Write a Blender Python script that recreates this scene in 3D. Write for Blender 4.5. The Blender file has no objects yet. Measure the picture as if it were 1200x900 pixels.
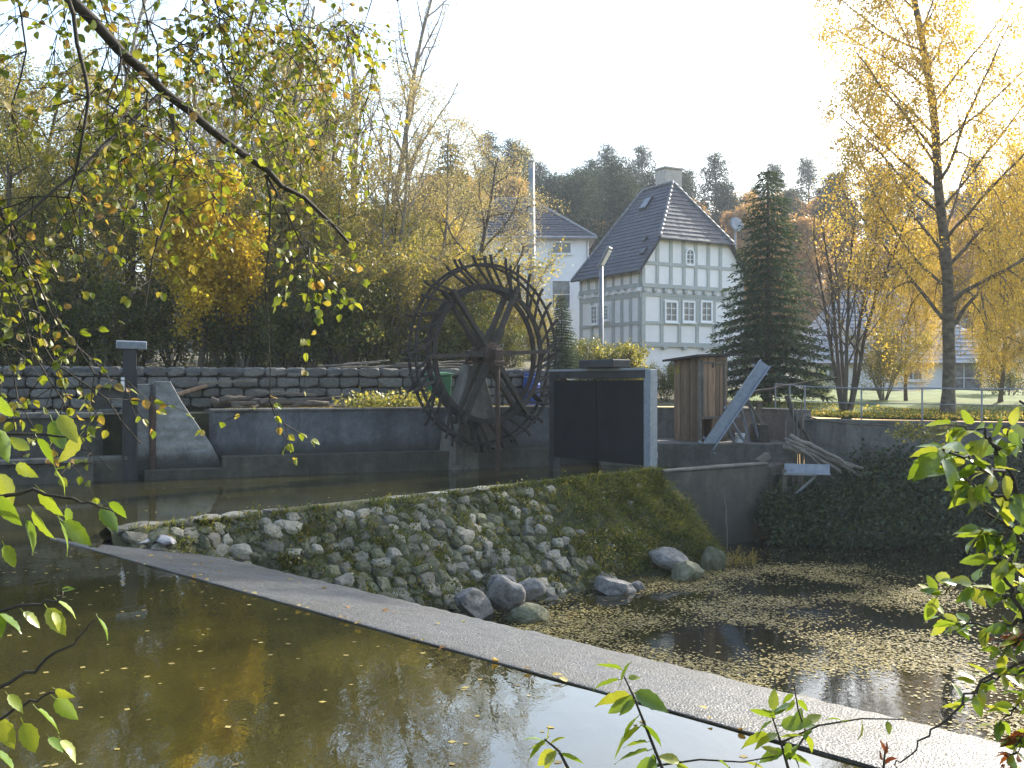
import bpy, bmesh, math, random
import numpy as np
from mathutils import Vector, Matrix, Euler

R = math.radians
scene = bpy.context.scene
col = scene.collection

# ---------------------------------------------------------------- camera
EYE = 2.0                 # metres above the upper water level
F = 1150.0                # focal length in pixels of the 1200 px wide photograph
cam_data = bpy.data.cameras.new("camera")
cam_data.sensor_width = 36.0
cam_data.lens = 36.0 * F / 1200.0
cam_data.clip_start = 0.05
cam_data.clip_end = 3000
cam = bpy.data.objects.new("camera", cam_data)
cam.location = (0, 0, EYE)
cam.rotation_euler = (R(90), 0, 0)
col.objects.link(cam)
scene.camera = cam

# ---------------------------------------------------------------- sky, sun, exposure
SUN_AZ = 45.0             # degrees to the right of the viewing direction
SUN_EL = 29.0
world = bpy.data.worlds.new("World")
scene.world = world
world.use_nodes = True
wn = world.node_tree.nodes
wl = world.node_tree.links
wn.clear()
sky = wn.new("ShaderNodeTexSky")
sky.sky_type = 'NISHITA'
sky.sun_disc = False
sky.sun_elevation = R(SUN_EL)
sky.sun_rotation = R(SUN_AZ)
sky.altitude = 200
sky.air_density = 1.2
sky.dust_density = 2.2
sky.ozone_density = 1.2
bg = wn.new("ShaderNodeBackground")
bg.inputs[1].default_value = 0.15
wo = wn.new("ShaderNodeOutputWorld")
wl.new(sky.outputs[0], bg.inputs[0])
wl.new(bg.outputs[0], wo.inputs[0])

sd = bpy.data.lights.new("sun", 'SUN')
sd.energy = 3.6
sd.angle = R(0.5)
sd.color = (1.0, 0.95, 0.86)
sun = bpy.data.objects.new("sun", sd)
ce = math.cos(R(SUN_EL))
sdir = Vector((math.sin(R(SUN_AZ)) * ce, math.cos(R(SUN_AZ)) * ce, math.sin(R(SUN_EL))))
sun.rotation_euler = sdir.to_track_quat('Z', 'Y').to_euler()
sun.location = sdir * 80
col.objects.link(sun)

vs = scene.view_settings
vs.view_transform = 'Standard'
vs.look = 'None'
vs.exposure = 1.65
vs.gamma = 1.0
vs.use_curve_mapping = False
scene.render.engine = 'CYCLES'
cy = scene.cycles
cy.use_denoising = True
cy.max_bounces = 6
cy.diffuse_bounces = 2
cy.glossy_bounces = 2
cy.volume_bounces = 0
cy.transmission_bounces = 4
cy.sample_clamp_indirect = 6.0
cy.caustics_reflective = False
cy.caustics_refractive = False

# ---------------------------------------------------------------- helpers
def at(px, py, d):
    """pixel of the photograph at distance d along the view -> point"""
    return Vector(((px - 600.0) / F * d, d, EYE + (450.0 - py) / F * d))

def on_z(px, py, z):
    """pixel of the photograph that lies on the level z -> point"""
    d = (EYE - z) * F / (py - 450.0)
    return at(px, py, d)

def lerp(a, b, t): return a + (b - a) * t
def sstep(a, b, x):
    t = min(1.0, max(0.0, (x - a) / (b - a)))
    return t * t * (3 - 2 * t)

def tag(o, label=None, cat=None, group=None, kind=None):
    if label: o["label"] = label
    if cat: o["category"] = cat
    if group: o["group"] = group
    if kind: o["kind"] = kind
    return o

def empty(name, loc=(0, 0, 0), rz=0.0, label=None, cat=None, group=None):
    o = bpy.data.objects.new(name, None)
    o.empty_display_size = 0.2
    o.location = loc
    o.rotation_euler = (0, 0, rz)
    col.objects.link(o)
    tag(o, label, cat, group)
    return o

def link(name, me, parent=None, mat=None):
    o = bpy.data.objects.new(name, me)
    col.objects.link(o)
    if parent is not None: o.parent = parent
    if mat is not None and len(me.materials) == 0: me.materials.append(mat)
    return o

def np_mesh(name, verts, quads, mat=None, smooth=False):
    """fast mesh from numpy arrays, every face a quad"""
    verts = np.asarray(verts, dtype=np.float32).reshape(-1, 3)
    quads = np.asarray(quads, dtype=np.int32).reshape(-1, 4)
    me = bpy.data.meshes.new(name)
    me.vertices.add(len(verts))
    me.vertices.foreach_set("co", verts.ravel())
    me.loops.add(quads.size)
    me.loops.foreach_set("vertex_index", quads.ravel())
    me.polygons.add(len(quads))
    me.polygons.foreach_set("loop_start", np.arange(0, quads.size, 4, dtype=np.int32))
    me.polygons.foreach_set("loop_total", np.full(len(quads), 4, dtype=np.int32))
    if smooth:
        me.polygons.foreach_set("use_smooth", np.ones(len(quads), dtype=bool))
    me.update(calc_edges=True)
    if mat: me.materials.append(mat)
    return me

class MB:
    """collects boxes, bars and tubes into one mesh"""
    def __init__(self): self.v = []; self.f = []
    def add(self, vs_, fs):
        b = len(self.v)
        self.v += [tuple(p) for p in vs_]
        self.f += [tuple(i + b for i in f) for f in fs]
        return self
    def box(self, c, s, rot=None):
        hx, hy, hz_ = s[0] / 2, s[1] / 2, s[2] / 2
        P = [Vector((x, y, z)) for z in (-hz_, hz_) for y in (-hy, hy) for x in (-hx, hx)]
        if rot is not None: P = [rot @ p for p in P]
        c = Vector(c)
        return self.add([p + c for p in P], [(0, 2, 3, 1), (4, 5, 7, 6), (0, 1, 5, 4), (2, 6, 7, 3), (0, 4, 6, 2), (1, 3, 7, 5)])
    def bar(self, p0, p1, w, h, up=(0, 0, 1)):
        p0 = Vector(p0); p1 = Vector(p1)
        d = (p1 - p0); L = d.length; d.normalize()
        u = Vector(up)
        if abs(d.dot(u)) > 0.98: u = Vector((1, 0, 0))
        s = d.cross(u).normalized(); t = s.cross(d).normalized()
        rot = Matrix((d, s, t)).transposed()
        return self.box((p0 + p1) / 2, (L, w, h), rot)
    def prism(self, poly, z0, z1):
        n = len(poly)
        vs_ = [(p[0], p[1], z0) for p in poly] + [(p[0], p[1], z1) for p in poly]
        fs = [tuple(range(n - 1, -1, -1)), tuple(range(n, 2 * n))]
        fs += [(i, (i + 1) % n, n + (i + 1) % n, n + i) for i in range(n)]
        return self.add(vs_, fs)
    def tube(self, pts, rad, n=8, cap=True):
        pts = [Vector(p) for p in pts]
        if not hasattr(rad, '__len__'): rad = [rad] * len(pts)
        rings = []; prev = None
        for i, p in enumerate(pts):
            a = pts[max(0, i - 1)]; b = pts[min(len(pts) - 1, i + 1)]
            d = (b - a).normalized()
            if prev is None:
                u = Vector((0, 0, 1)) if abs(d.z) < 0.9 else Vector((1, 0, 0))
                s = d.cross(u).normalized()
            else:
                s = (prev - d * prev.dot(d))
                s = s.normalized() if s.length > 1e-5 else d.orthogonal().normalized()
            t = d.cross(s)
            prev = s
            rings.append([p + (s * math.cos(k * 2 * math.pi / n) + t * math.sin(k * 2 * math.pi / n)) * rad[i] for k in range(n)])
        vs_ = [q for r in rings for q in r]
        fs = []
        for i in range(len(pts) - 1):
            for k in range(n):
                k2 = (k + 1) % n
                fs.append((i * n + k, i * n + k2, (i + 1) * n + k2, (i + 1) * n + k))
        if cap:
            fs.append(tuple(range(n - 1, -1, -1)))
            fs.append(tuple((len(pts) - 1) * n + k for k in range(n)))
        return self.add(vs_, fs)
    def lathe(self, prof, n=20, c=(0, 0, 0)):
        m = len(prof)
        vs_ = []
        for r, z in prof:
            for k in range(n):
                a = k * 2 * math.pi / n
                vs_.append((c[0] + r * math.cos(a), c[1] + r * math.sin(a), c[2] + z))
        fs = []
        for i in range(m - 1):
            for k in range(n):
                k2 = (k + 1) % n
                fs.append((i * n + k, i * n + k2, (i + 1) * n + k2, (i + 1) * n + k))
        fs.append(tuple(range(n - 1, -1, -1)))
        fs.append(tuple((m - 1) * n + k for k in range(n)))
        return self.add(vs_, fs)
    def mesh(self, name, mat=None, smooth=False, bevel=0.0):
        me = bpy.data.meshes.new(name)
        me.from_pydata(self.v, [], self.f)
        if bevel > 0:
            bm = bmesh.new(); bm.from_mesh(me)
            bmesh.ops.recalc_face_normals(bm, faces=bm.faces)
            bmesh.ops.bevel(bm, geom=list(bm.edges), offset=bevel, segments=1, affect='EDGES', profile=0.7)
            bm.to_mesh(me); bm.free()
        else:
            bm = bmesh.new(); bm.from_mesh(me)
            bmesh.ops.recalc_face_normals(bm, faces=bm.faces)
            bm.to_mesh(me); bm.free()
        if smooth: me.shade_smooth()
        if mat: me.materials.append(mat)
        return me
    def build(self, name, mat, parent=None, smooth=False, bevel=0.0):
        return link(name, self.mesh(name, mat, smooth, bevel), parent)

def sheet(name, poly, z, mat, kind='structure'):
    bm = bmesh.new()
    vsx = [bm.verts.new((p[0], p[1], z)) for p in poly]
    es = [bm.edges.new((vsx[i], vsx[(i + 1) % len(vsx)])) for i in range(len(vsx))]
    bmesh.ops.triangle_fill(bm, edges=es, use_beauty=True)
    for f in bm.faces:
        if f.normal.z < 0: f.normal_flip()
    me = bpy.data.meshes.new(name)
    bm.to_mesh(me); bm.free()
    o = link(name, me, None, mat)
    tag(o, kind=kind)
    return o

# ---------------------------------------------------------------- materials
def new_mat(name):
    m = bpy.data.materials.new(name)
    m.use_nodes = True
    nt = m.node_tree
    b = nt.nodes["Principled BSDF"]
    return m, nt, b, nt.nodes["Material Output"]

def ramp(nt, fac, stops):
    r = nt.nodes.new("ShaderNodeValToRGB")
    el = r.color_ramp.elements
    while len(el) < len(stops): el.new(0.5)
    for e, (p, c) in zip(el, stops):
        e.position = p
        e.color = (*c, 1) if len(c) == 3 else c
    nt.links.new(fac, r.inputs[0])
    return r.outputs[0]

def noise(nt, vec, scale, detail=5, rough=0.6, dist=0.0):
    n = nt.nodes.new("ShaderNodeTexNoise")
    n.inputs["Scale"].default_value = scale
    n.inputs["Detail"].default_value = detail
    n.inputs["Roughness"].default_value = rough
    n.inputs["Distortion"].default_value = dist
    if vec is not None: nt.links.new(vec, n.inputs["Vector"])
    return n.outputs["Fac"]

def mapping(nt, vec, scale=(1, 1, 1)):
    n = nt.nodes.new("ShaderNodeMapping")
    n.inputs["Scale"].default_value = scale
    nt.links.new(vec, n.inputs["Vector"])
    return n.outputs[0]

def mix(nt, fac, a, b, mode='MIX'):
    n = nt.nodes.new("ShaderNodeMix")
    n.data_type = 'RGBA'; n.blend_type = mode
    if isinstance(fac, (int, float)): n.inputs[0].default_value = fac
    else: nt.links.new(fac, n.inputs[0])
    for i, x in ((6, a), (7, b)):
        if isinstance(x, (tuple, list)): n.inputs[i].default_value = (*x, 1)
        else: nt.links.new(x, n.inputs[i])
    return n.outputs[2]

def mth(nt, op, a, b=None, clamp=False):
    n = nt.nodes.new("ShaderNodeMath"); n.operation = op; n.use_clamp = clamp
    for i, x in ((0, a), (1, b)):
        if x is None: continue
        if isinstance(x, (int, float)): n.inputs[i].default_value = x
        else: nt.links.new(x, n.inputs[i])
    return n.outputs[0]

def bump(nt, b, h, strength=0.3, dist=0.02):
    n = nt.nodes.new("ShaderNodeBump")
    n.inputs["Strength"].default_value = strength
    n.inputs["Distance"].default_value = dist
    nt.links.new(h, n.inputs["Height"])
    nt.links.new(n.outputs[0], b.inputs["Normal"])

def coords(nt, which="Object"):
    return nt.nodes.new("ShaderNodeTexCoord").outputs[which]

def position(nt):
    return nt.nodes.new("ShaderNodeNewGeometry").outputs["Position"]

def pos_z(nt):
    s = nt.nodes.new("ShaderNodeSeparateXYZ")
    nt.links.new(position(nt), s.inputs[0])
    return s.outputs[2]

def obj_random(nt):
    return nt.nodes.new("ShaderNodeObjectInfo").outputs["Random"]

def island(nt):
    return nt.nodes.new("ShaderNodeNewGeometry").outputs["Random Per Island"]

def plain(name, c1, c2=None, scale=6.0, rough=0.8, bmp=0.15, metal=0.0, per_object=0.0, stretch=(1, 1, 1), spec=0.5, fine=None, where="Object"):
    """two-tone noisy material with fine relief"""
    m, nt, b, out = new_mat(name)
    c2 = c2 or tuple(x * 0.7 for x in c1)
    v = mapping(nt, coords(nt) if where == "Object" else position(nt), stretch)
    n = noise(nt, v, scale, 7, 0.65)
    c = ramp(nt, n, [(0.32, c2), (0.68, c1)])
    if per_object:
        f = mth(nt, 'MULTIPLY_ADD', obj_random(nt), per_object)
        f.node.inputs[2].default_value = 1 - per_object / 2
        mm = nt.nodes.new("ShaderNodeVectorMath"); mm.operation = 'SCALE'
        nt.links.new(c, mm.inputs[0]); nt.links.new(f, mm.inputs["Scale"])
        c = mm.outputs[0]
    nt.links.new(c, b.inputs["Base Color"])
    b.inputs["Roughness"].default_value = rough
    b.inputs["Metallic"].default_value = metal
    b.inputs["Specular IOR Level"].default_value = spec
    n2 = noise(nt, v, fine or scale * 7, 4, 0.7)
    bump(nt, b, n2, bmp, 0.02)
    return m

def concrete(name, c1, c2, wet=None, moss=None, rough=0.85, streak=True, boards=False):
    """weathered concrete; wet = (z0, z1) height of the dark algae band left by the water"""
    m, nt, b, out = new_mat(name)
    p = position(nt)
    n1 = noise(nt, p, 1.3, 8, 0.7)
    c = ramp(nt, n1, [(0.3, c2), (0.7, c1)])
    st = noise(nt, mapping(nt, p, (2.3, 2.3, 0.30)), 1.0, 8, 0.75, 0.6)
    if streak: c = mix(nt, ramp(nt, st, [(0.45, (0, 0, 0)), (0.70, (0.7,) * 3)]), c, tuple(x * 0.40 for x in c2))
    bl = noise(nt, p, 3.4, 8, 0.72, 0.4)
    c = mix(nt, 0.75, c, ramp(nt, bl, [(0.32, (0.45, 0.44, 0.42)), (0.66, (1.25, 1.23, 1.18))]), 'MULTIPLY')
    n3 = noise(nt, p, 22, 4, 0.7)
    c = mix(nt, 0.5, c, ramp(nt, n3, [(0.3, (0.45,) * 3), (0.7, (1.0,) * 3)]), 'MULTIPLY')
    if wet:
        h = mth(nt, 'ADD', pos_z(nt), mth(nt, 'MULTIPLY', noise(nt, p, 2.2, 6, 0.7), 0.5))
        c = mix(nt, ramp(nt, mth(nt, 'DIVIDE', mth(nt, 'SUBTRACT', h, wet[0] + 0.25), wet[1] - wet[0]), [(0.0, (0.9,) * 3), (1.0, (0, 0, 0))]), c, (0.022, 0.024, 0.016))
    if moss:
        k = ramp(nt, noise(nt, p, 3.0, 8, 0.75), [(moss, (0, 0, 0)), (moss + 0.12, (0.9,) * 3)])
        c = mix(nt, k, c, (0.045, 0.055, 0.014))
    nt.links.new(c, b.inputs["Base Color"])
    b.inputs["Roughness"].default_value = rough
    hh = mth(nt, 'ADD', n3, mth(nt, 'MULTIPLY', n1, 1.5))
    if boards:
        w = nt.nodes.new("ShaderNodeTexWave"); w.bands_direction = 'Z'; w.inputs["Scale"].default_value = 1.6
        w.inputs["Distortion"].default_value = 0.6; w.inputs["Detail"].default_value = 2
        nt.links.new(p, w.inputs["Vector"])
        hh = mth(nt, 'ADD', hh, mth(nt, 'MULTIPLY', w.outputs["Fac"], 0.8))
    bump(nt, b, hh, 0.5, 0.02)
    return m

def leaf_mat(name, stops, trans=0.5, rough=0.45, spec=0.4, veins=False, tmul=(1.7, 1.5, 0.8)):
    """leaf: random colour for every leaf, light shining through"""
    m, nt, b, out = new_mat(name)
    r = mth(nt, 'FRACT', mth(nt, 'ADD', island(nt), mth(nt, 'MULTIPLY', obj_random(nt), 7.31)))
    c = ramp(nt, r, stops)
    n = noise(nt, coords(nt), 30 if veins else 0.9, 3, 0.6)
    c = mix(nt, 0.6, c, ramp(nt, n, [(0.3, (0.55,) * 3), (0.7, (1.15,) * 3)]), 'MULTIPLY')
    nt.links.new(c, b.inputs["Base Color"])
    b.inputs["Roughness"].default_value = rough
    b.inputs["Specular IOR Level"].default_value = spec
    t = nt.nodes.new("ShaderNodeBsdfTranslucent")
    c2 = mix(nt, 1.0, c, tmul, 'MULTIPLY')
    nt.links.new(c2, t.inputs[0])
    mx = nt.nodes.new("ShaderNodeMixShader")
    mx.inputs[0].default_value = trans
    nt.links.new(b.outputs[0], mx.inputs[1]); nt.links.new(t.outputs[0], mx.inputs[2])
    nt.links.new(mx.outputs[0], out.inputs[0])
    return m

def water_mat(name, c1, c2, rough, ripple_scale, ripple, stretch=(1, 1, 1), ior=1.45):
    m, nt, b, out = new_mat(name)
    p = position(nt)
    n = noise(nt, p, 0.55, 6, 0.65)
    nt.links.new(ramp(nt, n, [(0.35, c2), (0.7, c1)]), b.inputs["Base Color"])
    b.inputs["Roughness"].default_value = rough
    b.inputs["IOR"].default_value = ior
    b.inputs["Specular IOR Level"].default_value = 0.6
    v = mapping(nt, p, stretch)
    h = mth(nt, 'ADD', noise(nt, v, ripple_scale, 3, 0.55, 0.4), mth(nt, 'MULTIPLY', noise(nt, v, ripple_scale * 0.22, 2, 0.5), 2.0))
    bump(nt, b, h, ripple, 0.02)
    return m

def hillmix(stops): return stops

M = {}
M['water'] = water_mat("river_water", (0.046, 0.040, 0.010), (0.016, 0.016, 0.006), 0.012, 8.0, 0.06, (1, 0.55, 1), 1.7)
M['pond'] = water_mat("pond_water", (0.018, 0.017, 0.008), (0.009, 0.009, 0.006), 0.03, 12.0, 0.05)
M['wall'] = concrete("canal_concrete", (0.15, 0.155, 0.165), (0.085, 0.09, 0.098), wet=(0.45, 0.75))
M['sidewall'] = concrete("mossy_concrete", (0.11, 0.102, 0.078), (0.048, 0.047, 0.036), wet=(-1.4, 0.0), moss=0.60)
M['retain'] = concrete("retaining_concrete", (0.22, 0.205, 0.175), (0.12, 0.115, 0.10), moss=0.62)
M['pier'] = concrete("pier_concrete", (0.34, 0.345, 0.34), (0.23, 0.235, 0.235), wet=(0.35, 0.65), streak=False, boards=True)
M['ledge'] = concrete("ledge_concrete", (0.19, 0.183, 0.158), (0.10, 0.096, 0.082), moss=0.62)
M['stone'] = plain("dam_stone", (0.33, 0.305, 0.25), (0.14, 0.13, 0.09), 2.2, 0.88, 0.6, per_object=0.9)
M['mossstone'] = plain("mossy_stone", (0.20, 0.19, 0.13), (0.055, 0.062, 0.018), 2.4, 0.92, 0.6, per_object=0.8)
M['boulder'] = plain("boulder_rock", (0.27, 0.255, 0.23), (0.085, 0.08, 0.07), 3.0, 0.8, 0.6, fine=14)
M['earth'] = plain("dam_earth", (0.09, 0.085, 0.04), (0.04, 0.045, 0.016), 4, 0.95, 0.6, where="World")
M['block'] = plain("wall_block", (0.19, 0.185, 0.165), (0.085, 0.083, 0.072), 3, 0.9, 0.5, per_object=0.6)
M['mortar'] = plain("wall_mortar", (0.10, 0.097, 0.088), (0.05, 0.048, 0.044), 6, 0.95, 0.4)
M['steel'] = plain("galvanised_steel", (0.27, 0.305, 0.35), (0.18, 0.205, 0.24), 9, 0.42, 0.06, metal=0.35)
M['darksteel'] = plain("dark_steel", (0.045, 0.047, 0.052), (0.025, 0.026, 0.028), 5, 0.55, 0.1, metal=0.3)
M['screen'] = plain("dark_screen_sheet", (0.015, 0.016, 0.019), (0.008, 0.0085, 0.010), 1.6, 0.8, 0.1, spec=0.2)
M['rust'] = plain("rusted_iron", (0.085, 0.05, 0.032), (0.035, 0.024, 0.018), 8, 0.9, 0.4)
M['wheel'] = plain("wheel_iron", (0.032, 0.026, 0.021), (0.014, 0.012, 0.011), 9, 0.85, 0.4)
M['wheelwood'] = plain("wheel_timber", (0.06, 0.05, 0.038), (0.028, 0.024, 0.019), 9, 0.9, 0.4, stretch=(1, 1, 1))
M['plank'] = plain("hut_plank", (0.33, 0.215, 0.13), (0.17, 0.105, 0.062), 3.5, 0.8, 0.35, per_object=0.7, stretch=(7, 7, 0.6))
M['greywood'] = plain("grey_wood", (0.22, 0.19, 0.15), (0.11, 0.095, 0.075), 5, 0.9, 0.4, per_object=0.5)
M['log'] = plain("dead_wood", (0.16, 0.13, 0.095), (0.07, 0.056, 0.042), 8, 0.95, 0.5, per_object=0.5)
M['felt'] = plain("roof_felt", (0.05, 0.046, 0.042), (0.03, 0.028, 0.026), 6, 0.9, 0.3)
M['plaster'] = plain("white_plaster", (0.80, 0.775, 0.78), (0.72, 0.695, 0.70), 1.4, 0.9, 0.1)
M['plaster2'] = plain("far_white_plaster", (0.78, 0.78, 0.78), (0.70, 0.70, 0.71), 0.7, 0.9, 0.1)
M['timber'] = plain("grey_timber", (0.40, 0.42, 0.405), (0.32, 0.338, 0.328), 5, 0.8, 0.15)
M['whitewood'] = plain("white_window_paint", (0.78, 0.79, 0.80), (0.70, 0.71, 0.73), 5, 0.5, 0.05)
M['tile'] = plain("slate_tile", (0.052, 0.058, 0.076), (0.022, 0.025, 0.034), 3.5, 0.6, 0.2)
M['ridge'] = plain("ridge_tile", (0.20, 0.20, 0.21), (0.11, 0.11, 0.12), 8, 0.5, 0.2)
M['brick'] = plain("pale_chimney_brick", (0.50, 0.46, 0.42), (0.36, 0.33, 0.30), 5, 0.9, 0.2)
M['barnroof'] = plain("pale_roof_tile", (0.33, 0.34, 0.36), (0.22, 0.225, 0.24), 2.0, 0.45, 0.2)
M['bark'] = plain("brown_bark", (0.14, 0.115, 0.085), (0.055, 0.045, 0.035), 6, 0.95, 0.6, stretch=(1, 1, 0.3))
M['paletwig'] = plain("pale_twig_bark", (0.30, 0.265, 0.21), (0.17, 0.145, 0.115), 6, 0.95, 0.4)
M['darkbark'] = plain("dark_wet_bark", (0.075, 0.062, 0.045), (0.028, 0.024, 0.018), 14, 0.85, 0.5)
M['birchbark'] = plain("birch_bark", (0.20, 0.165, 0.12), (0.05, 0.04, 0.03), 5, 0.9, 0.5, stretch=(1, 1, 1.6))
M['bluebin'] = plain("blue_plastic", (0.02, 0.075, 0.34), (0.015, 0.05, 0.24), 3, 0.45, 0.05)
M['greenbin'] = plain("green_plastic", (0.03, 0.16, 0.075), (0.02, 0.11, 0.05), 3, 0.5, 0.05)
M['lampgrey'] = plain("lamp_grey_metal", (0.27, 0.29, 0.31), (0.20, 0.215, 0.23), 4, 0.55, 0.05, metal=0.1)
M['ground'] = plain("leaf_litter_ground", (0.13, 0.105, 0.045), (0.05, 0.05, 0.02), 1.6, 0.95, 0.6, where="World", fine=14)
M['lawn'] = plain("lawn_grass", (0.17, 0.20, 0.05), (0.085, 0.12, 0.028), 1.8, 0.95, 0.6, where="World", fine=30)
M['bed'] = plain("river_mud", (0.05, 0.045, 0.03), None, 2, 0.95, 0.3, where="World")
M['bankearth'] = plain("bank_earth", (0.05, 0.05, 0.022), (0.022, 0.026, 0.012), 3, 0.95, 0.5, where="World")

# glass panes: dark, glossy, seeing little of the room behind
def glass_mat():
    m, nt, b, out = new_mat("window_pane")
    n = noise(nt, coords(nt), 3, 3)
    nt.links.new(ramp(nt, n, [(0.35, (0.05, 0.06, 0.075)), (0.7, (0.20, 0.21, 0.22))]), b.inputs["Base Color"])
    b.inputs["Roughness"].default_value = 0.08
    return m
M['pane'] = glass_mat()

def weir_mat():
    """rough wet concrete under a film of running water"""
    m, nt, b, out = new_mat("wet_weir_concrete")
    p = position(nt)
    n1 = noise(nt, p, 0.8, 8, 0.65)
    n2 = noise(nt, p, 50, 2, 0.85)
    v = nt.nodes.new("ShaderNodeTexVoronoi"); v.inputs["Scale"].default_value = 60
    nt.links.new(p, v.inputs["Vector"])
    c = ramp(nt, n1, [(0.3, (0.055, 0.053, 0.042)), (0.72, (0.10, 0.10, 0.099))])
    c = mix(nt, 0.8, c, ramp(nt, n2, [(0.30, (0.3,) * 3), (0.57, (0.9,) * 3), (0.67, (3.4,) * 3)]), 'MULTIPLY')  # grain tone, with bright specks painted in for glints off the wet surface
    nt.links.new(c, b.inputs["Base Color"])
    nt.links.new(ramp(nt, n1, [(0.3, (0.5,) * 3), (0.7, (0.38,) * 3)]), b.inputs["Roughness"])
    b.inputs["Specular IOR Level"].default_value = 0.5
    h = mth(nt, 'ADD', n2, mth(nt, 'MULTIPLY', v.outputs["Distance"], 0.9))
    bump(nt, b, mth(nt, 'ADD', h, mth(nt, 'MULTIPLY', noise(nt, p, 6, 4, 0.6), 0.6)), 0.6, 0.012)
    return m
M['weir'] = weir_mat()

# leaves
M['lf_thicket'] = leaf_mat("thicket_leaf", [(0.0, (0.12, 0.13, 0.024)), (0.35, (0.26, 0.24, 0.045)), (0.65, (0.33, 0.28, 0.07)), (1.0, (0.32, 0.24, 0.11))], 0.55, tmul=(1.5, 1.4, 0.85))
M['lf_olive'] = leaf_mat("olive_leaf", [(0.0, (0.08, 0.11, 0.02)), (0.4, (0.17, 0.19, 0.03)), (0.8, (0.30, 0.28, 0.05)), (1.0, (0.36, 0.29, 0.08))], 0.55)
M['lf_gold'] = leaf_mat("golden_leaf", [(0.0, (0.52, 0.36, 0.025)), (0.5, (0.66, 0.49, 0.035)), (1.0, (0.60, 0.50, 0.07))], 0.65, tmul=(1.4, 1.35, 0.8))
M['lf_tan'] = leaf_mat("tan_leaf", [(0.0, (0.22, 0.19, 0.08)), (0.5, (0.37, 0.31, 0.15)), (1.0, (0.40, 0.31, 0.14))], 0.5, tmul=(1.4, 1.35, 0.95))
M['lf_birch'] = leaf_mat("birch_leaf", [(0.0, (0.46, 0.31, 0.05)), (0.5, (0.64, 0.46, 0.07)), (0.85, (0.62, 0.49, 0.12)), (1.0, (0.45, 0.30, 0.09))], 0.55, tmul=(1.3, 1.2, 0.75))
M['lf_rust'] = leaf_mat("rust_leaf", [(0.0, (0.22, 0.15, 0.07)), (0.5, (0.36, 0.22, 0.085)), (1.0, (0.50, 0.30, 0.10))], 0.45)
M['lf_pine'] = leaf_mat("pine_needles", [(0.0, (0.030, 0.055, 0.042)), (1.0, (0.065, 0.09, 0.06))], 0.15, 0.8, 0.12)
M['lf_spruce'] = leaf_mat("spruce_needles", [(0.0, (0.03, 0.06, 0.04)), (0.6, (0.055, 0.09, 0.055)), (1.0, (0.11, 0.135, 0.075))], 0.2, 0.85, 0.12)
M['lf_shrub'] = leaf_mat("shrub_leaf", [(0.0, (0.045, 0.075, 0.016)), (0.6, (0.10, 0.13, 0.025)), (1.0, (0.26, 0.22, 0.05))], 0.4)
M['lf_rose'] = leaf_mat("bush_leaf", [(0.0, (0.12, 0.14, 0.035)), (0.6, (0.26, 0.26, 0.06)), (1.0, (0.44, 0.40, 0.12))], 0.4)
M['lf_ivy'] = leaf_mat("ivy_leaf", [(0.0, (0.018, 0.04, 0.018)), (0.7, (0.05, 0.085, 0.032)), (1.0, (0.12, 0.15, 0.055))], 0.3)
M['lf_near'] = leaf_mat("fresh_leaf", [(0.0, (0.13, 0.22, 0.018)), (0.5, (0.22, 0.32, 0.03)), (1.0, (0.36, 0.38, 0.05))], 0.38, 0.27, 0.8, veins=True, tmul=(1.25, 1.15, 0.7))
M['lf_alder'] = leaf_mat("alder_leaf", [(0.0, (0.12, 0.17, 0.02)), (0.5, (0.25, 0.29, 0.035)), (0.8, (0.32, 0.28, 0.05)), (1.0, (0.30, 0.18, 0.06))], 0.5, 0.4, 0.5, veins=True, tmul=(1.3, 1.2, 0.7))
M['lf_float'] = leaf_mat("floating_leaf", [(0.0, (0.11, 0.08, 0.022)), (0.5, (0.26, 0.20, 0.05)), (0.9, (0.38, 0.30, 0.075)), (1.0, (0.45, 0.40, 0.20))], 0.1, 0.5)
M['lf_dry'] = leaf_mat("fallen_leaf", [(0.0, (0.30, 0.12, 0.03)), (0.5, (0.50, 0.33, 0.06)), (1.0, (0.42, 0.36, 0.12))], 0.2, 0.6)
M['lf_rusty'] = leaf_mat("rusty_leaf", [(0.0, (0.14, 0.035, 0.02)), (1.0, (0.26, 0.09, 0.03))], 0.3, 0.6)
M['grass'] = leaf_mat("dam_grass", [(0.0, (0.04, 0.065, 0.012)), (0.5, (0.105, 0.135, 0.022)), (0.85, (0.22, 0.23, 0.045)), (1.0, (0.34, 0.29, 0.12))], 0.45, 0.6, 0.25)
M['straw'] = leaf_mat("dry_grass", [(0.0, (0.20, 0.17, 0.05)), (1.0, (0.42, 0.33, 0.11))], 0.4, 0.6, 0.2)
# ================================================================ the setting
# far bank: the line where the ground begins behind the walls
FAR = [(-60, 4.0), (-30, 14.3), (-14, 20.7), (-7.9, 23.2), (-2, 25.6), (1.2, 26.9), (2.2, 27.4), (6.6, 26.3), (7.3, 23.6), (9.4, 22.0), (14, 19.8), (22, 17.5), (60, 8)]
def far_y(x):
    for (x0, y0), (x1, y1) in zip(FAR, FAR[1:]):
        if x0 <= x <= x1: return lerp(y0, y1, (x - x0) / (x1 - x0))
    return FAR[0][1] if x < FAR[0][0] else FAR[-1][1]

def ground_z(x, y):
    left = 1 - sstep(1.0, 3.0, x)
    b = lerp(1.18, 2.3, left)
    if 1.5 < x < 8.0: b += 0.2 * (1 - sstep(6.2, 7.6, x)) * sstep(1.5, 3.0, x)
    dy = max(0.0, y - 26)
    b += lerp(0.022, 0.045, left) * min(dy, 40)
    hill = lerp(13.0, 12.0, left) * sstep(lerp(66, 55, left), 128, y)
    hill += 6.0 * sstep(128, 260, y)
    return b + hill + 0.10 * math.sin(x * 1.3 + y * 0.7) * sstep(0, 4, dy)

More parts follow.
